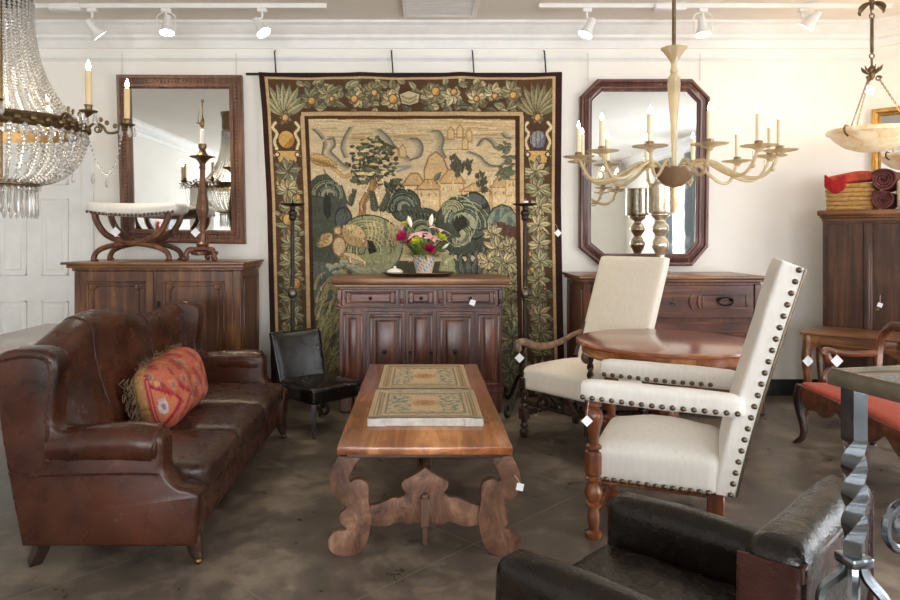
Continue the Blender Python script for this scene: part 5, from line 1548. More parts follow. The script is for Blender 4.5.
def textiles():
    t = thing('basket', 'square coiled straw basket on top of the corner cupboard', 'basket', on_armoire(.165, .20, AZ), CR)
    mb = MB()
    for k in range(6):
        z = .018 + k * .034
        pts = []
        for i in range(40):
            a = 2 * PI * i / 40; cx = abs(math.cos(a)) ** .45 * math.copysign(1, math.cos(a)); cy = abs(math.sin(a)) ** .45 * math.copysign(1, math.sin(a))
            pts.append((cx * (.150 + .002 * k), cy * (.135 + .002 * k), z))
        mb.tube(pts, .0185, 8, closed=True)
    mb.box(-.14, .14, -.125, .125, .0, .19)
    mb.build('coiled_side', M['basket'], t)
    # folded red and orange cloth over the basket
    t2 = thing('folded_textile', 'red and orange folded textile draped over the straw basket', 'textile', on_armoire(.165, .20, AZ + .205), CR)
    def tw(w): return Vector((w.x, w.y, w.z + .02 * (w.x / .18) - .03 * max(0, -w.y - .12) * 6 * (.5 + .5 * math.sin(w.x * 40))))
    MB().rbox((0.0, 0, .04), (.172, .155, .032), .028, 14, (0, 0, .02), .012, warp=tw).build('cloth', M['rug_red'], t2, angle=70)
    def fw(w): return Vector((w.x, w.y, w.z - .03 * math.cos((w.x + .08) * 30)))
    MB().rbox((-.085, -.166, .005), (.075, .012, .052), .011, 12, (0, .004, 0), .010, warp=fw).build('fallen_flap', M['rug_crimson'], t2, angle=70)
    def roll(s, z, r, label, mat, grp=None, dd=.20):
        q = thing('rolled_textile', label, 'textile', on_armoire(s, dd, AZ + z), CR, grp)
        mb = MB(); n = 70; L = .17
        vs = []; prof = []
        for i in range(n + 1):
            a = i / n * 2 * PI * 3.4; rr = r * (.18 + .82 * i / n) * (1 + .05 * math.sin(a * 3))
            prof.append((rr * math.cos(a), rr * math.sin(a)))
        th = r * .085
        for i, (px, pz) in enumerate(prof):
            rl = math.hypot(px, pz); ux, uz = px / rl, pz / rl
            vs += [(px - ux * th, -L, r + pz - uz * th), (px + ux * th, -L - .006, r + pz + uz * th), (px + ux * th, L, r + pz + uz * th), (px - ux * th, L, r + pz - uz * th)]
        fs = []
        for i in range(n):
            a = i * 4; b = a + 4
            for k in range(4): fs.append((a + k, a + (k + 1) % 4, b + (k + 1) % 4, b + k))
        fs += [(0, 1, 2, 3), (n * 4 + 3, n * 4 + 2, n * 4 + 1, n * 4)]
        mb.add(vs, fs); mb.tube([(0, -L + .035, r), (0, L - .01, r)], r * .8, 14)
        mb.build('rolled_cloth', mat, q)
    roll(.385, .0, .070, 'maroon rolled textile on the corner cupboard, lower of the two rolls beside the basket', M['rug_purple'], 'rolled textiles on the cupboard')
    roll(.392, .140, .082, 'maroon rolled textile on the corner cupboard, upper of the two rolls beside the basket', M['rug_purple'], 'rolled textiles on the cupboard')
    q = thing('folded_textile', 'cream folded textile at the right edge, on the corner cupboard next to the maroon rolls', 'textile', on_armoire(.53, .20, AZ), CR)
    MB().rbox((0, 0, .11), (.062, .15, .11), .03, 8, (0, 0, .01), .004).build('cloth', M['cream_cloth'], q, angle=70)
textiles()
def gold_mirror():
    z0, z1 = 1.80, 2.40; a0, a1 = .0, .78
    n = Vector((-math.sin(DA), -math.cos(DA), 0)); b = Vector((CORN.x, CORN.y, 0)) + Vector((DDIR.x, DDIR.y, 0)) * ((a0 + a1) / 2 + .03) + n * .028
    t = thing('gilt_mirror', 'gilt framed mirror on the corner wall above the rolled textiles', 'mirror', b + Vector((0, 0, (z0 + z1) / 2)), CR)
    w = (a1 - a0) / 2; h = (z1 - z0) / 2
    mb = MB(); inner = frame_ring(mb, [(-w, -h), (w, -h), (w, h), (-w, h)], [(0, .025), (0, -.01), (.012, -.022), (.03, -.022), (.045, -.008), (.055, -.012), (.065, 0), (.065, .015)])
    mb.build('frame', M['gilt'], t, angle=25)
    MB().prism([(p.x, p.y) for p in inner], 'xz', .004, .01).build('mirror_glass', M['mirror'], t)
gold_mirror()

# ------------------------------------------------------------------ grey table behind the sofa
def grey_table():
    x0, x1, ya, yb = -2.54, -1.79, 3.30, 4.74
    t = thing('dining_table', 'grey-brown rectangular wooden table half hidden behind the leather sofa', 'table', ((x0 + x1) / 2, (ya + yb) / 2, 0))
    w, l = (x1 - x0) / 2, (yb - ya) / 2
    MB().box(-w, w, -l, l, .715, .75, .006, seg=2).build('tabletop', M['grey_table'], t)
    MB().box(-w + .06, w - .06, -l + .06, l - .06, .62, .716, .003).build('apron', M['dark_x'], t)
    for sx in (-1, 1):
        for sy in (-1, 1):
            MB().tube([(sx * (w - .08), sy * (l - .08), .63), (sx * (w - .08), sy * (l - .08), 0)], [.045, .028], 4).build('leg', M['dark_z'], t)
grey_table()

# ------------------------------------------------------------------ twisted steel table with a glass top
def steel_table():
    px, py = .795, 1.285; th = R(12)
    t = thing('steel_table', 'twisted steel table with a glass top at the right edge in front', 'table', (px, py, 0), th)
    ZT = 1.102; W_, D_ = .62, .62
    # local: far-left leg at the origin, +x to the right, -y towards the viewer
    lx = [(0, 0), (W_, 0), (W_, -D_), (0, -D_)]
    o = .030
    mb = MB()
    ring = [(-o, -D_ - o), (W_ + o, -D_ - o), (W_ + o, o), (-o, o)]
    frame_ring(mb, [(a, b) for a, b in ring], [(0, 0), (0, .022), (.006, .030), (.016, .030), (.020, .024), (.045, .024), (.045, 0), (0, 0)])
    mb.v = [(a, c, ZT - .03 + b) for a, b, c in mb.v]
    mb.build('top_frame', M['pewter'], t)
    MB().box(-o + .042, W_ + o - .042, -D_ - o + .042, o - .042, ZT - .018, ZT - .008).build('glass_top', M['table_glass'], t)
    for (x, y) in lx:
        s = .0150; vs = []; fs = []; N = 90
        zs = [ZT - .03 - (ZT - .03 - .757) * i / N for i in range(N + 1)]
        for i, z in enumerate(zs):
            q = min(1, max(0, (.978 - z) / .19)); a = -q * 2 * PI * .9
            for k in range(4):
                an = PI / 4 + k * PI / 2 + a
                vs.append((x + s * 1.414 * math.cos(an), y + s * 1.414 * math.sin(an), z))
        for i in range(N):
            for k in range(4): fs.append((i * 4 + k, i * 4 + (k + 1) % 4, i * 4 + 4 + (k + 1) % 4, i * 4 + 4 + k))
        fs += [(0, 1, 2, 3), (N * 4 + 3, N * 4 + 2, N * 4 + 1, N * 4)]
        lg = MB().add(vs, fs).build('leg', M['silver_iron'], t, angle=30)
        MB().box(x - .024, x + .024, y - .024, y + .024, .745, .765, .006, seg=2).build('collar', M['silver_iron'], lg)
        ft = MB()
        for k in range(4):
            a = k * PI / 2 + PI / 4; c, q = math.cos(a), math.sin(a)
            prof = [(.012, .752), (.020, .725), (.048, .69), (.052, .65), (.035, .60), (.018, .50), (.018, .35), (.03, .18), (.045, .06), (.05, .02), (.052, .012)]
            ft.tube(smooth_path([(x + r * c, y + r * q, z) for r, z in prof], 5), .010, 6)
        ft.build('scrolled_foot', M['silver_iron'], lg)
    # scroll brackets between legs, below the collars
    mb = MB()
    mb.tube(spiral((.115, .80), .052, .018, PI * .5, PI * 3.1, 'xz', 30, 0.0), .0085, 6)
    mb.tube(smooth_path([(.115, 0, .748), (.20, 0, .75), (.31, 0, .78), (.42, 0, .75), (W_ - .115, 0, .748)], 5), .0085, 6)
    mb.tube(spiral((W_ - .115, .80), .052, .018, PI * .5, -PI * 2.1, 'xz', 30, 0.0), .0085, 6)
    mb.build('scroll_stretcher', M['silver_iron'], t)
steel_table()
# ------------------------------------------------------------------ shared candle pieces
def flame_bulb(c, h=.05, r=.009):
    return MB().lathe([(.004, 0), (r, h * .22), (r * .95, h * .42), (r * .5, h * .72), (r * .15, h * .93), (0, h)], c, 10)
def drop(mb, c, L, r):
    mb.lathe([(0, 0), (r * .7, L * .12), (r, L * .3), (r * .7, L * .55), (r * .25, L * .85), (0, L)], c, 8)

# ------------------------------------------------------------------ gilded glass chandelier over the round table
def glass_chandelier():
    cx, cy = 1.525, 4.22
    t = thing('glass_chandelier', 'pale amber glass chandelier with twelve candle arms over the round table', 'chandelier', (cx, cy, CZ))
    k = cy / F
    def Z(v): return H - (v - 235) * k - CZ
    G = M['amber_glass']
    MB().lathe([(.0115, 0), (.0115, Z(50)), (.009, Z(60))][::-1], n=12).build('rod', M['bronze'], t)
    MB().lathe([(.05, 0), (.06, -.01), (.06, -.02), (.03, -.05), (.016, -.06)], n=20).build('ceiling_rose', M['bronze'], t)
    MB().lathe([(.012, Z(75)), (.022, Z(72)), (.016, Z(66)), (.020, Z(62)), (.05, Z(53)), (.075, Z(48.5)), (.078, Z(48)), (.07, Z(49)), (.045, Z(55)), (.014, Z(63))], n=28, lobes=8, lob=.05).build('flared_cup', G, t)
    MB().lathe([(.012, Z(170)), (.014, Z(150)), (.020, Z(125)), (.026, Z(110)), (.034, Z(95)), (.038, Z(84)), (.034, Z(78)), (.018, Z(74)), (.022, Z(71)), (.01, Z(69))], n=24, lobes=10, lob=.05).build('baluster_stem', G, t)
    MB().lathe([(0, Z(188)), (.05, Z(186)), (.095, Z(180)), (.12, Z(172)), (.125, Z(168)), (.118, Z(168)), (.09, Z(176)), (.03, Z(180)), (.015, Z(166))], n=32).build('bowl', M['smoke_glass'], t)
    fin = MB().lathe([(0, Z(215)), (.012, Z(210)), (.03, Z(202)), (.012, Z(196)), (.02, Z(191)), (.03, Z(188))], n=16)
    fin.build('finial', G, t)
    r = .57
    arm_p = smooth_path([(.085, 0, Z(173)), (.15, 0, Z(164)), (.22, 0, Z(164)), (.31, 0, Z(173)), (.40, 0, Z(180)), (.48, 0, Z(180)), (.535, 0, Z(171)), (.562, 0, Z(160))], 5)
    arm0 = MB().tube(arm_p, [lerpl(.0115, .0085, i / (len(arm_p) - 1)) for i in range(len(arm_p))], 10).build('arm', G, t)
    zb = Z(157)
    b0 = MB().lathe([(.012, zb - .03), (.02, zb - .016), (.03, zb - .010), (.085, zb), (.095, zb + .006), (.088, zb + .005), (.03, zb - .004), (.0, zb - .004)], (r, 0, 0), 24, lobes=12, lob=.03).build('bobeche', G, arm0)
    c0 = MB().lathe([(.014, zb), (.021, zb + .008), (.021, zb + .028), (.015, zb + .032), (0, zb + .032)], (r, 0, 0), 14, lobes=6, lob=.08).build('candle_cup', M['smoke_glass'], arm0)
    w0 = MB().lathe([(.015, zb + .022), (.015, zb + .175), (.006, zb + .18), (0, zb + .18)], (r, 0, 0), 12).build('candle', M['wax'], arm0)
    f0 = flame_bulb((r, 0, zb + .178), .045, .010).build('bulb', M['bulb'], arm0)
    d = MB(); d.tube([(r - .035, 0, zb - .02), (r - .035, 0, zb - .065)], .0018, 4); drop(d, (r - .035, 0, zb - .115), .055, .014); d0 = d.build('glass_drop', G, arm0)
    for i in range(12):
        a = R(-2 + 30 * i)
        if i == 0: arm0.rotation_euler = (0, 0, a); continue
        q = like(arm0, t, rot=(0, 0, a))
        for o in (b0, c0, w0, f0, d0): like(o, q)
glass_chandelier()

# ------------------------------------------------------------------ crystal chandelier at the left edge
def crystal_chandelier():
    cx, cy = -2.16, 3.6; k = cy / F
    t = thing('crystal_chandelier', 'crystal beaded basket chandelier with candle arms at the upper left edge', 'chandelier', (cx, cy, CZ))
    def Z(v): return H - (v - 235) * k - CZ
    B = M['bronze']; X = M['crystal']
    MB().tube([(0, 0, 0), (0, 0, Z(185))], .008, 8).build('centre_rod', B, t)
    MB().lathe([(.05, 0), (.06, -.012), (.03, -.04), (.01, -.05)], n=18).build('ceiling_rose', B, t)
    MB().lathe([(.12, Z(-28)), (.16, Z(-34)), (.165, Z(-40)), (.155, Z(-34)), (.148, Z(-20)), (.150, Z(-8)), (.143, Z(0)), (.135, Z(0)), (.135, Z(-20)), (.12, Z(-28))], n=36).build('crown_band', B, t)
    band = MB().lathe([(.395, Z(133)), (.405, Z(130)), (.40, Z(127)), (.412, Z(123)), (.40, Z(120)), (.392, Z(120)), (.392, Z(133)), (.395, Z(133))], n=72)
    for i in range(36):
        a = 2 * PI * i / 36; band.ball((.408 * math.cos(a), .408 * math.sin(a), Z(126.5)), (.017, .017, .017), 7, 5)
    band.build('ring_band', B, t)
    band = MB().lathe([(.16, Z(186)), (.178, Z(185)), (.18, Z(181)), (.165, Z(180)), (.158, Z(183)), (.16, Z(186))], n=48)
    band.build('lower_ring', B, t)
    def strand(path, r, name, step):
        # faceted beads threaded along a curve
        L = 0; pts = smooth_path(path, 10); mb = MB(); acc = 0; prev = pts[0]; nxt = 0
        for p in pts[1:]:
            seg = (p - prev).length
            while nxt <= acc + seg:
                q = prev.lerp(p, (nxt - acc) / max(seg, 1e-6))
                mb.lathe([(0, -r), (r * .9, -r * .35), (r * .9, r * .35), (0, r)], tuple(q), 6)
                nxt += step
            acc += seg; prev = p
        return mb
    up = [(.145, 0, Z(2)), (.150, 0, Z(30)), (.185, 0, Z(65)), (.25, 0, Z(92)), (.33, 0, Z(112)), (.398, 0, Z(122))]
    s0 = strand(up, .0105, 's', .0185).build('bead_strand', X, t, angle=15)
    N = 40
    for i in range(1, N): like(s0, t, rot=(0, 0, 2 * PI * i / N))
    lo = [(.40, 0, Z(133)), (.385, 0, Z(148)), (.345, 0, Z(164)), (.27, 0, Z(177)), (.175, 0, Z(183))]
    l0 = strand(lo, .0125, 's', .021).build('basket_strand', X, t, angle=15)
    for i in range(1, N): like(l0, t, rot=(0, 0, 2 * PI * (i + .0) / N))
    p0 = MB().lathe([(0, -.022), (.011, -.008), (.011, .004), (0, .014)], (.40, 0, Z(138)), 6).build('crystal_pendant', X, t, angle=15)
    for i in range(1, 56): like(p0, t, rot=(0, 0, 2 * PI * i / 56))
    d = MB(); d.lathe([(0, Z(219)), (.008, Z(214)), (.0085, Z(206)), (.005, Z(190)), (.002, Z(187))], (.165, 0, 0), 6)
    d.lathe([(0, Z(192)), (.009, Z(190)), (.009, Z(188)), (0, Z(186))], (.165, 0, 0), 6)
    d0 = d.build('crystal_drop', X, t, angle=15)
    for i in range(1, 34): like(d0, t, rot=(0, 0, 2 * PI * i / 34))
    d = MB(); d.lathe([(0, Z(213)), (.008, Z(208)), (.006, Z(190)), (.002, Z(187))], (.10, 0, 0), 6)
    i0 = d.build('crystal_drop', X, t, angle=15)
    for i in range(1, 18): like(i0, t, rot=(0, 0, 2 * PI * i / 18))
    # candle arms
    zc = 1.965 - CZ; r = .60
    ap = smooth_path([(.40, 0, Z(126)), (.44, 0, Z(119)), (.48, 0, Z(122)), (.50, 0, Z(128)), (.54, 0, Z(128)), (.575, 0, Z(124)), (.60, 0, Z(123))], 4)
    a0 = MB().tube(ap, .0075, 7)
    a0.tube(spiral((.455, Z(125)), .022, .006, PI / 2, PI / 2 - 3 * PI, 'xz', 16), .005, 5)
    for q in ((.50, Z(118)), (.54, Z(121)), (.47, Z(115))): a0.ball((q[0], 0, q[1]), (.012, .006, .014), 6, 4)
    a0 = a0.build('candle_arm', B, t)
    p0 = MB().lathe([(.008, zc - .04), (.02, zc - .03), (.04, zc - .022), (.043, zc - .016), (.018, zc - .016), (.016, zc + .0), (.021, zc + .012), (.0, zc + .012)], (r, 0, 0), 16).build('drip_pan', B, a0)
    w0 = MB().lathe([(.0155, zc), (.0155, zc + .175), (.006, zc + .182), (0, zc + .182)], (r, 0, 0), 12).build('candle', M['wax_tan'], a0)
    f0 = flame_bulb((r, 0, zc + .18), .052, .011).build('bulb', M['bulb'], a0)
    sw = MB()
    for kx in range(5):
        a = kx * 2 * PI / 5; drop(sw, (r + .038 * math.cos(a), .038 * math.sin(a), zc - .085), .06, .009)
    ch = smooth_path([(.41, 0, Z(136)), (.45, 0, Z(160)), (.50, 0, Z(172)), (.545, 0, Z(158)), (.57, 0, Z(132))], 6)
    for p in ch: sw.ball(tuple(p), .0065, 5, 4)
    drop(sw, (.50, 0, Z(186)), .06, .010); drop(sw, (.43, 0, Z(182)), .06, .010)
    s1 = sw.build('crystal_swag', X, a0, angle=15)
    for i in range(8):
        a = R((-62, -22, 18, 98, 138, 178, -142, -102)[i])
        if i == 0: a0.rotation_euler = (0, 0, a); continue
        q = like(a0, t, rot=(0, 0, a))
        for o in (p0, w0, f0, s1): like(o, q)
    for i in range(5):
        a = R(-70 + 72 * i); flame_bulb((.24 * math.cos(a), .24 * math.sin(a), Z(112)), .05, .010).build('inner_bulb', M['bulb'], t)
    l = bpy.data.lights.new('chandelier_glow', 'POINT'); l.energy = 4; l.color = (1, .84, .62); l.shadow_soft_size = .12
    lo_ = bpy.data.objects.new('chandelier_glow', l); COL.objects.link(lo_); lo_.location = (cx, cy, CZ + Z(108))
crystal_chandelier()

# ------------------------------------------------------------------ alabaster pendant
def pendant():
    cx, cy = 3.22, 5.0; k = cy / F
    t = thing('pendant_lamp', 'alabaster bowl pendant hanging on three chains in the right corner', 'pendant lamp', (cx, cy, CZ))
    def Z(v): return H - (v - 235) * k - CZ
    B = M['bronze']
    rose = MB().lathe([(.03, 0), (.05, -.01), (.05, -.03), (.02, -.08), (.012, Z(10))][::1], n=16)
    for i in range(6):
        a = 2 * PI * i / 6
        pts = smooth_path([(.02 * math.cos(a), .02 * math.sin(a), Z(3)), (.06 * math.cos(a), .06 * math.sin(a), Z(6)), (.085 * math.cos(a), .085 * math.sin(a), Z(10)), (.075 * math.cos(a), .075 * math.sin(a), Z(13))], 4)
        rose.tube(pts, [.016 * math.sin(PI * (.15 + .8 * i_ / (len(pts) - 1))) for i_ in range(len(pts))], 6, flat=.4)
    rose.build('leafy_rose', B, t)
    mb = MB()
    def ring(z, r): mb.tube([(r * math.cos(a), 0, z + r * math.sin(a)) for a in [2 * PI * i / 16 for i in range(16)]], .0045, 6, closed=True)
    ring(Z(16), .017); ring(Z(56), .017)
    for ph in (0, PI):
        mb.tube([(.008 * math.cos(q * .9 + ph), .008 * math.sin(q * .9 + ph), lerpl(Z(18), Z(53), q / 40)) for q in range(41)], .006, 5)
    mb.tube([(0, 0, Z(58)), (0, 0, Z(74))], .008, 8)
    mb.build('twisted_rope_stem', B, t)
    cr = MB().lathe([(.008, Z(80)), (.022, Z(76)), (.018, Z(72)), (.03, Z(70)), (.012, Z(66))], n=12)
    for i in range(6):
        a = 2 * PI * i / 6 + .3
        cr.tube(smooth_path([(.015 * math.cos(a), .015 * math.sin(a), Z(74)), (.05 * math.cos(a), .05 * math.sin(a), Z(70)), (.065 * math.cos(a), .065 * math.sin(a), Z(66))], 4), [.005, .008, .010, .011, .012, .010, .007, .005, .002], 6, flat=.4)
    for i in range(3):
        a = R(-35) + 2 * PI * i / 3
        cr.tube([Vector((.04 * math.cos(a), .04 * math.sin(a), Z(79))) + Vector((math.cos(a) * .02 * math.cos(b), math.sin(a) * .02 * math.cos(b), .02 * math.sin(b))) * (1 - b / 14) for b in [q * .5 for q in range(18)]], .005, 5)
    cr.build('leafy_crown', B, t)
    for i in range(3):
        a = R(-35) + 2 * PI * i / 3; c, s = math.cos(a), math.sin(a)
        ch = MB(); p0 = Vector((.045 * c, .045 * s, Z(80))); p1 = Vector((.235 * c, .235 * s, Z(131)))
        for q in range(26):
            p = p0.lerp(p1, (q + .5) / 26); d = (p1 - p0).normalized()
            side = (Vector((0, 0, 1)).cross(d)).normalized() if q % 2 else d.cross(Vector((0, 0, 1)).cross(d)).normalized()
            ch.tube([p + d * (.011 * math.cos(b)) + side * (.005 * math.sin(b)) for b in [2 * PI * w / 8 for w in range(8)]], .0022, 4, closed=True)
        ch.build('chain', B, t)
    R_ = .285
    bowl = MB().lathe([(0, Z(152.5)), (.08, Z(151.5)), (.17, Z(147)), (.235, Z(140)), (.262, Z(135)), (.284, Z(133.5)), (.288, Z(131)), (.284, Z(129.5)), (.26, Z(131)), (.225, Z(138)), (.16, Z(144)), (.08, Z(148.5)), (0, Z(149.5))], n=56)
    bowl.build('alabaster_bowl', M['alabaster'], t, angle=50)
    fi = MB()
    for i in range(3):
        a = R(-35) + 2 * PI * i / 3
        fi.tube(smooth_path([(.24 * math.cos(a), .24 * math.sin(a), Z(130)), (.29 * math.cos(a), .29 * math.sin(a), Z(128)), (.30 * math.cos(a), .30 * math.sin(a), Z(134)), (.262 * math.cos(a), .262 * math.sin(a), Z(138))], 4), .007, 6)
    fi.build('bowl_hook', B, t)
    for i in range(3):
        a = R(20) + 2 * PI * i / 3
        flame_bulb((.09 * math.cos(a), .09 * math.sin(a), Z(146)), .05, .018).build('bulb', M['bulb'], t)
    l = bpy.data.lights.new('pendant_glow', 'POINT'); l.energy = 6; l.color = (1, .78, .5); l.shadow_soft_size = .06
    lo_ = bpy.data.objects.new('pendant_glow', l); COL.objects.link(lo_); lo_.location = (cx, cy, CZ + Z(122))
pendant()

# ------------------------------------------------------------------ iron candle stands
def torchere(u, label, angs):
    Y = 5.42; X = (u - 421) / F * Y
    t = thing('candle_stand', label, 'candle stand', (X, Y, 0), 0, 'iron floor candle stands')
    I = M['iron']
    MB().lathe([(.014, .13), (.016, .14), (.0165, .60), (.0155, 1.52), (.012, 1.55)], n=12).build('pole', I, t)
    for z, r in ((.895, .034),):
        MB().lathe([(.017, z - .055), (.024, z - .045), (.019, z - .036), (r, z - .016), (r * 1.05, z), (r, z + .016), (.019, z + .036), (.024, z + .045), (.017, z + .055)], n=16).build('knop', M['pewter'], t)
    MB().lathe([(.016, 1.46), (.03, 1.475), (.026, 1.50), (.034, 1.51), (.034, 1.53), (.018, 1.545), (.02, 1.57), (.085, 1.582), (.098, 1.592), (.094, 1.594), (.08, 1.587), (0, 1.582)], n=28).build('drip_pan', I, t)
    MB().lathe([(.009, 1.58), (.007, 1.605), (.001, 1.64), (0, 1.64)], n=8).build('pricket', I, t)
    for a, sc in angs:
        a = R(a); c, s = math.cos(a), math.sin(a)
        pr = [(.012, .20), (.06, .245), (.13, .235), (.22, .15), (.29, .075), (.355, .03), (.40, .035), (.425, .075), (.40, .105), (.37, .095), (.365, .07)]
        MB().tube(smooth_path([(r * c * sc, r * s * sc, z) for r, z in pr], 4), [.013] * 20 + [.012] * 21, 8).build('scroll_leg', I, t)
        pr = [(.05, .235), (.08, .17), (.13, .15), (.16, .175), (.15, .205), (.125, .20)]
    MB().ball((0, 0, .17), (.03, .03, .05), 12, 8).build('hub', I, t)
torchere(292.5, 'iron floor candle stand left of the buffet, behind the black leather chair', ((-42, 1.0), (65, .72), (170, .7)))
torchere(525, 'iron floor candle stand right of the buffet, beside the cream armchair', ((-118, 1.0), (2, .75), (112, .75)))

# ------------------------------------------------------------------ on the left sideboard
def stool():
    k = 5.36 / F
    t = thing('x_frame_stool', 'curved X-frame wooden stool with a white padded seat on top of the left sideboard', 'stool', ((139 - 421) * 5.5 / F, 5.5, LC_Z))
    ox = t.location.x
    W = M['mirror_frame']
    def ww(w): return Vector((w.x, w.y, w.z - .03 * (1 - (w.x / .35) ** 2)))
    MB().rbox((0, 0, .415), (.345, .175, .045), .04, 12, (0, 0, .02), warp=ww).build('seat', M['linen_white'], t, angle=70)
    for y in (-.14, .14):
        mb = MB()
        up = smooth_path([(-.285, y, .385), (-.265, y, .30), (-.19, y, .20), (-.06, y, .148), (0, y, .14), (.06, y, .148), (.19, y, .20), (.265, y, .30), (.285, y, .385)], 5)
        mb.tube(up, .031, 8, flat=.8)
        lo = smooth_path([(-.285, y, 0), (-.288, y, .03), (-.262, y, .075), (-.19, y, .11), (-.06, y, .135), (0, y, .14), (.06, y, .135), (.19, y, .11), (.262, y, .075), (.288, y, .03), (.285, y, 0)], 5)
        mb.tube(lo, .026, 8, flat=.8)
        mb.build('x_frame', W, t)
        for s in (-1, 1):
            MB().lathe([(.028, 0), (.030, .010), (.02, .018)], (s * .283, y, 0), 10).build('foot_pad', W, t)
    MB().tube([(0, -.14, .143), (0, .14, .143)], .018, 8).build('stretcher', W, t)
    for k in range(22):
        x = lerpl(-.325, .325, k / 21); nail(t, (x, -.1755, .384 - .03 * (1 - (x / .35) ** 2)), (0, -1, 0))
stool()
def candlestick_lamp():
    Y = 5.42; u = 202.5; k = Y / F
    t = thing('candlestick_lamp', 'tall carved bronze candlestick lamp with a white candle sleeve on the left sideboard', 'lamp', ((u - 421) * k, Y, LC_Z))
    def Z(v): return max(0, H - (v - 235) * k - LC_Z)
    C = M['copper_wood']
    b = MB().lathe([(.05, .07), (.075, .085), (.07, .10), (.04, .115), (.05, .13), (.028, .15), (.03, Z(234))], n=20)
    b.prism(smooth2([(.12 * math.cos(a) * (1 if i % 2 == 0 else .6), .12 * math.sin(a) * (1 if i % 2 == 0 else .6)) for i, a in enumerate([R(-90) + PI / 3 * q for q in range(6)])], 4), 'xy', .045, .075, .008)
    b.build('tripod_base', C, t)
    for i in range(3):
        a = R(-30 + 120 * i); c, s = math.cos(a), math.sin(a)
        ft = MB().tube(smooth_path([(.06 * c, .06 * s, .085), (.10 * c, .10 * s, .085), (.125 * c, .125 * s, .05), (.115 * c, .115 * s, .022), (.14 * c, .14 * s, .018)], 4), [.024] * 6 + [.020] * 6 + [.017] * 5, 10)
        ft.ball((.138 * c, .138 * s, .02), .02, 8, 6); ft.build('scroll_foot', C, t)
    st = MB().lathe(turned([(.022, Z(238)), (.03, Z(234)), (.022, Z(231)), (.026, Z(222)), (.04, Z(214)), (.046, Z(208)), (.036, Z(198)), (.026, Z(186)), (.020, Z(178)), (.018, Z(170)), (.026, Z(168)), (.020, Z(165)), (.03, Z(162))]), n=18, lobes=9, lob=.06)
    st.build('fluted_shaft', C, t)
    MB().lathe([(.02, Z(164)), (.05, Z(159)), (.092, Z(157.5)), (.096, Z(156.5)), (.05, Z(156)), (.03, Z(153)), (.022, Z(150)), (.032, Z(147)), (.03, Z(144)), (0, Z(144))], n=26).build('drip_pan', M['bronze'], t)
    MB().lathe([(.020, Z(145)), (.019, Z(130)), (.012, Z(129)), (0, Z(129))], n=16).build('candle_sleeve', M['white_metal'], t)
    MB().lathe([(.008, Z(130)), (.008, Z(127)), (.014, Z(126)), (.015, Z(120)), (.008, Z(118)), (.004, Z(116)), (.004, Z(103)), (.010, Z(102)), (.010, Z(100)), (0, Z(99))], n=12).tube([(0, 0, Z(123)), (-.045, 0, Z(123))], .005, 6).tube(smooth_path([(-.01, -.01, Z(127)), (-.03, -.005, Z(120)), (-.02, 0, Z(108)), (0, 0, Z(105))], 4), .003, 5).build('socket_and_harp', M['brass'], t)
candlestick_lamp()

# ------------------------------------------------------------------ mercury glass lamp on the commode
def mercury_lamp():
    Y = 5.57; k = Y / F
    t = thing('hurricane_lamp', 'silvered mercury glass hurricane lamp on the commode, before the octagonal mirror', 'lamp', ((660.5 - 421) * k, Y, CO_Z))
    def Z(v): return max(0, H - (v - 235) * k - CO_Z)
    Mm = M['mercury']
    MB().lathe(turned([(.075, 0), (.078, .02), (.05, .035), (.035, Z(256)), (.05, Z(251)), (.068, Z(245)), (.05, Z(239)), (.035, Z(236)), (.06, Z(231)), (.066, Z(228)), (.045, Z(223)), (.035, Z(220)), (.06, Z(217)), (.075, Z(215)), (.07, Z(213.5)), (.03, Z(213))]), n=28).build('turned_column', Mm, t)
    MB().lathe([(.03, Z(213.5)), (.098, Z(213)), (.102, Z(211)), (.100, Z(186)), (.104, Z(184)), (.096, Z(184)), (.095, Z(210)), (.03, Z(211))], n=36).build('glass_cylinder', M['mercury'], t)
    MB().lathe([(.04, Z(211)), (.04, Z(194)), (.01, Z(193)), (0, Z(193))], n=16).build('candle', M['wax'], t)
mercury_lamp()

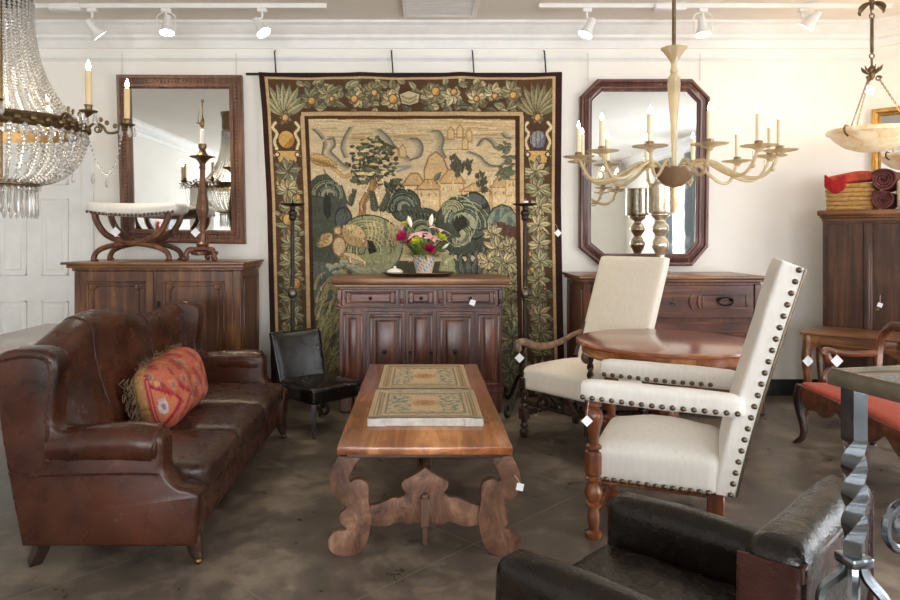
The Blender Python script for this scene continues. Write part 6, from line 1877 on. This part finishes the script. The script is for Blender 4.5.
# ------------------------------------------------------------------ tray, vase and flowers on the buffet
def tray_and_vase():
    Y = 5.5; k = Y / F
    t = thing('tray', 'dark oval tray with upturned ends on top of the buffet', 'tray', ((418.5 - 421) * k, Y, BUF_Z))
    MB().lathe([(0, .004), (.24, .004), (.262, .012), (.285, .024), (.292, .027), (.288, .030), (.262, .018), (.23, .010), (0, .010)], n=44, sx=1, sy=.6).build('tray_plate', M['pewter'], t)
    MB().lathe([(0, 0), (.22, 0), (.23, .006), (0, .006)], n=40, sx=1, sy=.6).build('foot_rim', M['dark_metal'], t)
    zt = BUF_Z + .0105
    vx = (424 - 421) * k; vy = Y - .01
    def colfn(co):
        a = np.arctan2(co[:, 1], co[:, 0]); z = co[:, 2]; n = len(z)
        c = np.tile(np.array([214, 206, 196]) / 255., (n, 1))
        f = np.sin(a * 9 + z * 60) * np.sin(z * 110 + a * 4)
        c[f > .45] = np.array([190, 110, 120]) / 255.; c[f < -.45] = np.array([116, 140, 142]) / 255.; c[(f > .85)] = np.array([226, 176, 90]) / 255.
        c[(z < .02) | (z > .142)] = np.array([196, 150, 120]) / 255.; c[(z > .018) & (z < .03)] = np.array([226, 210, 190]) / 255.
        return np.where(c <= .04045, c / 12.92, ((c + .055) / 1.055) ** 2.4)
    v = thing('flower_vase', 'painted porcelain vase standing on the oval tray', 'vase', (vx, vy, zt))
    prof = smooth_path([(.062, 0, 0), (.066, .006, 0), (.064, .02, 0), (.074, .06, 0), (.086, .11, 0), (.092, .14, 0), (.098, .155, 0), (.092, .155, 0), (.084, .13, 0), (.066, .06, 0)], 6)
    MB().lathe([(p.x, p.y) for p in prof], n=72).build('vase_body', M['porcelain'], v, colfn=colfn)
    MB().lathe([(0, .125), (.080, .125), (0, .127)], n=24).build('moss', M['green'], v)
    d = thing('lidded_dish', 'small pale lidded dish on the left end of the oval tray', 'dish', ((395 - 421) * k, Y - .02, zt))
    MB().lathe([(.04, 0), (.045, .005), (.062, .018), (.066, .024), (0, .024)], n=24).build('dish_body', M['linen_white'], d)
    MB().lathe([(.066, .024), (.060, .034), (.035, .046), (.010, .052), (.010, .058), (.014, .064), (0, .070)], n=24).build('lid', M['white_petal'], d)
    # flowers: each stem is its own thing standing in the vase
    r = random.Random(5)
    base = Vector((vx, vy, zt + .127))
    def stemmed(name, label, cat, u, vv, dy, head, grp=None, bend=.3):
        p = P(u, vv, vy + dy); b = base + Vector(((p.x - vx) * .28, dy * .3, 0))
        q = thing(name, label, cat, b, 0, grp)
        h = p - b
        MB().tube(smooth_path([(0, 0, -.02), (h.x * bend * .5, h.y * .4, h.z * .5), tuple(h)], 5), .003, 5).build('stem', M['green'], q)
        head(q, h)
    def petals(q, h, n, L, W, mat, cup=.5, layers=2, name='petals'):
        mb = MB(); ax = h.normalized(); u = ax.orthogonal().normalized(); w = ax.cross(u)
        for l in range(layers):
            for i in range(n):
                a = 2 * PI * (i + l * .5) / n + r.uniform(-.1, .1); dr = u * math.cos(a) + w * math.sin(a); sd = ax.cross(dr)
                op = cup * (1 - .35 * l)
                pts = []; rows = 6
                vs = []
                for j in range(rows):
                    tq = j / (rows - 1); wid = 1.3 * W * math.sin(PI * (.08 + .84 * tq)) ; ang = op * (1 + .9 * tq)
                    c = h + ax * (1.35 * L * tq * math.cos(ang)) + dr * (1.35 * L * tq * math.sin(ang))
                    vs += [c - sd * wid, c + ax * (-.15 * wid) * 1.0 + dr * wid * .2, c + sd * wid]
                fs = []
                for j in range(rows - 1):
                    for m in range(2): fs.append((j * 3 + m, j * 3 + m + 1, j * 3 + m + 4, j * 3 + m + 3))
                mb.add(vs, fs)
        return mb.build(name, mat, q)
    def bud(q, h, L, rr, mat):
        ax = h.normalized(); rot = ax.to_track_quat('Z', 'Y').to_matrix().to_4x4()
        MB().lathe([(.004, -L * .1), (rr * .7, L * .1), (rr, L * .4), (rr * .75, L * .7), (rr * .2, L * .95), (0, L)], n=10, M=Matrix.Translation(h) @ rot).build('bud', mat, q)
    F_ = [
        ('peony', 'magenta bloom at the left of the vase bouquet', 'flower', 404, 240, -.06, lambda q, h: petals(q, h, 7, .055, .022, M['magenta'], .55, 3)),
        ('peony', 'magenta bloom low at the right front of the bouquet, over the vase rim', 'flower', 428, 251, -.09, lambda q, h: petals(q, h, 7, .05, .02, M['magenta'], .5, 3)),
        ('peony', 'small deep magenta bloom low in the middle-left of the bouquet', 'flower', 411, 242, -.08, lambda q, h: petals(q, h, 6, .035, .015, M['magenta'], .6, 2)),
        ('lily', 'tall closed white lily bud at the upper left of the bouquet', 'flower', 411, 226, .0, lambda q, h: bud(q, h, .085, .019, M['white_petal'])),
        ('lily', 'tall closed white lily bud at the upper right of the bouquet', 'flower', 430.5, 225, .0, lambda q, h: bud(q, h, .09, .020, M['white_petal'])),
        ('lily', 'pale pink lily open at the upper left of the bouquet', 'flower', 402, 230, .02, lambda q, h: petals(q, h, 6, .07, .016, M['pink'], .7, 1)),
        ('lily', 'pale pink lily open in the centre of the bouquet', 'flower', 418, 236, -.05, lambda q, h: petals(q, h, 6, .08, .018, M['pink'], .8, 1)),
        ('lily', 'pale pink lily open at the right of the bouquet', 'flower', 438, 231, -.02, lambda q, h: petals(q, h, 6, .08, .018, M['pink'], .8, 1)),
        ('lily', 'pale pink lily low at the right of centre in the bouquet', 'flower', 431, 240, -.08, lambda q, h: petals(q, h, 6, .065, .016, M['pink'], .7, 1)),
        ('lily', 'white lily leaning out low at the right of the bouquet', 'flower', 443, 248, -.06, lambda q, h: bud(q, h, .06, .012, M['white_petal'])),
        ('tulip', 'lime yellow bloom low in the centre of the bouquet', 'flower', 417, 244, -.10, lambda q, h: petals(q, h, 6, .045, .018, M['lime'], .5, 2)),
        ('tulip', 'lime yellow bloom at the right of the bouquet', 'flower', 440, 240, -.05, lambda q, h: petals(q, h, 6, .05, .018, M['lime'], .6, 2)),
        ('tulip', 'lime yellow bloom at the top left of the bouquet', 'flower', 406, 226, .03, lambda q, h: petals(q, h, 6, .04, .015, M['lime'], .6, 2)),
    ]
    for a in F_: stemmed(*a, 'flowers in the vase')
    g = MB(); g2 = MB()
    for i in range(170):
        a = r.uniform(0, 2 * PI); e = r.uniform(.15, 1.1); L = r.uniform(.13, .29)
        d_ = Vector((math.cos(a) * math.cos(e), math.sin(a) * math.cos(e) * .8, math.sin(e)))
        s0 = Vector((d_.x * .04, d_.y * .04, 0)); tip = s0 + d_ * L + Vector((0, 0, -.04 * math.cos(e)))
        sd = d_.cross(Vector((0, 0, 1))).normalized() * r.uniform(.005, .013)
        mid = s0.lerp(tip, .5) + Vector((0, 0, .02)); up = Vector((0, 0, .002))
        vs = [s0 - sd * .3, s0 + sd * .3, mid + sd, mid - sd, tip, mid + up]
        (g if i % 3 else g2).add(vs, [(0, 1, 2, 5), (0, 5, 3), (3, 5, 4), (5, 2, 4)])
    q = thing('bouquet_greenery', 'spray of green grasses and leaves filling the porcelain vase', 'foliage', base)
    g.build('leaf_spray', M['green'], q)['kind'] = 'stuff'; g2.build('pale_leaf_spray', M['pale_green'], q)['kind'] = 'stuff'
tray_and_vase()

# ------------------------------------------------------------------ price tags
def price_tag(u, v, Y, label, size=.05, hang=.04, sx=0.0, rot=45, rz=0.0):
    p = P(u, v, Y)
    t = thing('price_tag', label, 'tag', p, R(rz), 'white price tags')
    h = size / 2
    MB().box(-h, h, -.001, .001, -h, h, M=Matrix.Rotation(R(rot), 4, 'Y')).build('card', M['card'], t)
    c = math.cos(R(rot)) * h + math.sin(R(rot)) * h if rot else h
    MB().tube([(0, .002, c * .8), (sx * .5, .006, c * .8 + hang * .6), (sx, .012, c * .8 + hang)], .0014, 4).build('string', M['string'], t)
price_tag(519.5, 358, 4.62, 'white diamond price tag hanging from the scrolled arm of the rear cream armchair', .046, .05, .01)
price_tag(520, 487, 2.92, 'white price tag hanging from the right scrolled leg of the trestle table', .030, .03, -.02, 12)
price_tag(195.5, 232.5, 5.28, 'white diamond price tag hanging from the bronze candlestick lamp', .052, .05, .03)
price_tag(115.5, 232, 5.33, 'white diamond price tag hanging from the X-frame stool', .056, .04, .0)
price_tag(808, 361, 4.98, 'white diamond price tag hanging from the leg of the writing desk', .058, .05, .0)
price_tag(837, 361, 4.42, 'white diamond price tag hanging from the arm of the red settee', .056, .03, .0)
price_tag(880, 305, 4.86, 'white price tag hanging from the right door of the corner cupboard', .03, .05, .0, 20, -42)
price_tag(472.5, 302.5, 5.255, 'white price tag hanging from the right drawer knob of the buffet', .042, .02, -.0, 20)
price_tag(558, 233, 5.76, 'white diamond price tag hanging at the right edge of the tapestry', .046, .05, -.02)
price_tag(526, 203, 5.36, 'small white price tag on the pan of the right iron candle stand', .034, .02, 0, 0)
price_tag(587, 421, 2.96, 'white diamond price tag hanging from the front arm post of the nail-studded armchair', .035, .06, .01)
price_tag(870, 90, 4.95, 'white paper price tag hanging from the crown of the alabaster pendant', .06, .04, 0, 15)

# ------------------------------------------------------------------ things seen only in the left mirror
def far_things():
    t = thing('framed_picture', 'dark framed picture on the left wall, seen in the rectangular mirror', 'picture', (LX + .02, -.9, 1.55), R(90))
    MB().prism([(-.28, -.36), (.28, -.36), (.28, .36), (-.28, .36)], 'xz', -.012, .012).build('frame', M['dark_x'], t)
    MB().box(-.22, .22, -.018, -.010, -.30, .30).build('print', M['picture'], t)
    t = thing('fire_alarm', 'small red fire alarm box on the left wall, seen in the rectangular mirror', 'alarm', (LX + .03, -.2, 1.5), R(90))
    MB().box(-.06, .06, -.03, .03, -.08, .08, .008).build('alarm_box', M['red_plastic'], t)
far_things()
def post():
    t = MB().prism([(-.035, 0), (.0, 0), (-.012, 1.25), (-.047, 1.25)], 'xz', -.02, .02, .003)
    o = t.build('painted_post', M['white_paint']); o.location = (-.898, 1.5, 0)
    tag(o, 'white painted post at the extreme lower left edge of the photo', 'post')
#post()

# ------------------------------------------------------------------ sky, camera, output
w = bpy.data.worlds.new('sky'); scene.world = w; w.use_nodes = True
bg = w.node_tree.nodes['Background']; bg.inputs['Color'].default_value = (.86, .92, 1.0, 1); bg.inputs['Strength'].default_value = 1.2
cam = bpy.data.cameras.new('camera'); co = bpy.data.objects.new('camera', cam); COL.objects.link(co)
co.location = (0, 0, H); co.rotation_euler = (R(90), 0, 0)
cam.sensor_width = 36; cam.lens = 28; cam.shift_x = 29 / 900; cam.shift_y = -65 / 900; cam.clip_start = .05
scene.camera = co
vs = scene.view_settings
vs.view_transform = 'Standard'; vs.look = 'None'; vs.exposure = EXPO; vs.gamma = 1.0; vs.use_curve_mapping = False
cy = scene.cycles
cy.use_denoising = True; cy.max_bounces = 12; cy.diffuse_bounces = 5; cy.glossy_bounces = 5; cy.transmission_bounces = 8; cy.transparent_max_bounces = 8
cy.sample_clamp_indirect = 6; cy.caustics_reflective = False; cy.caustics_refractive = False
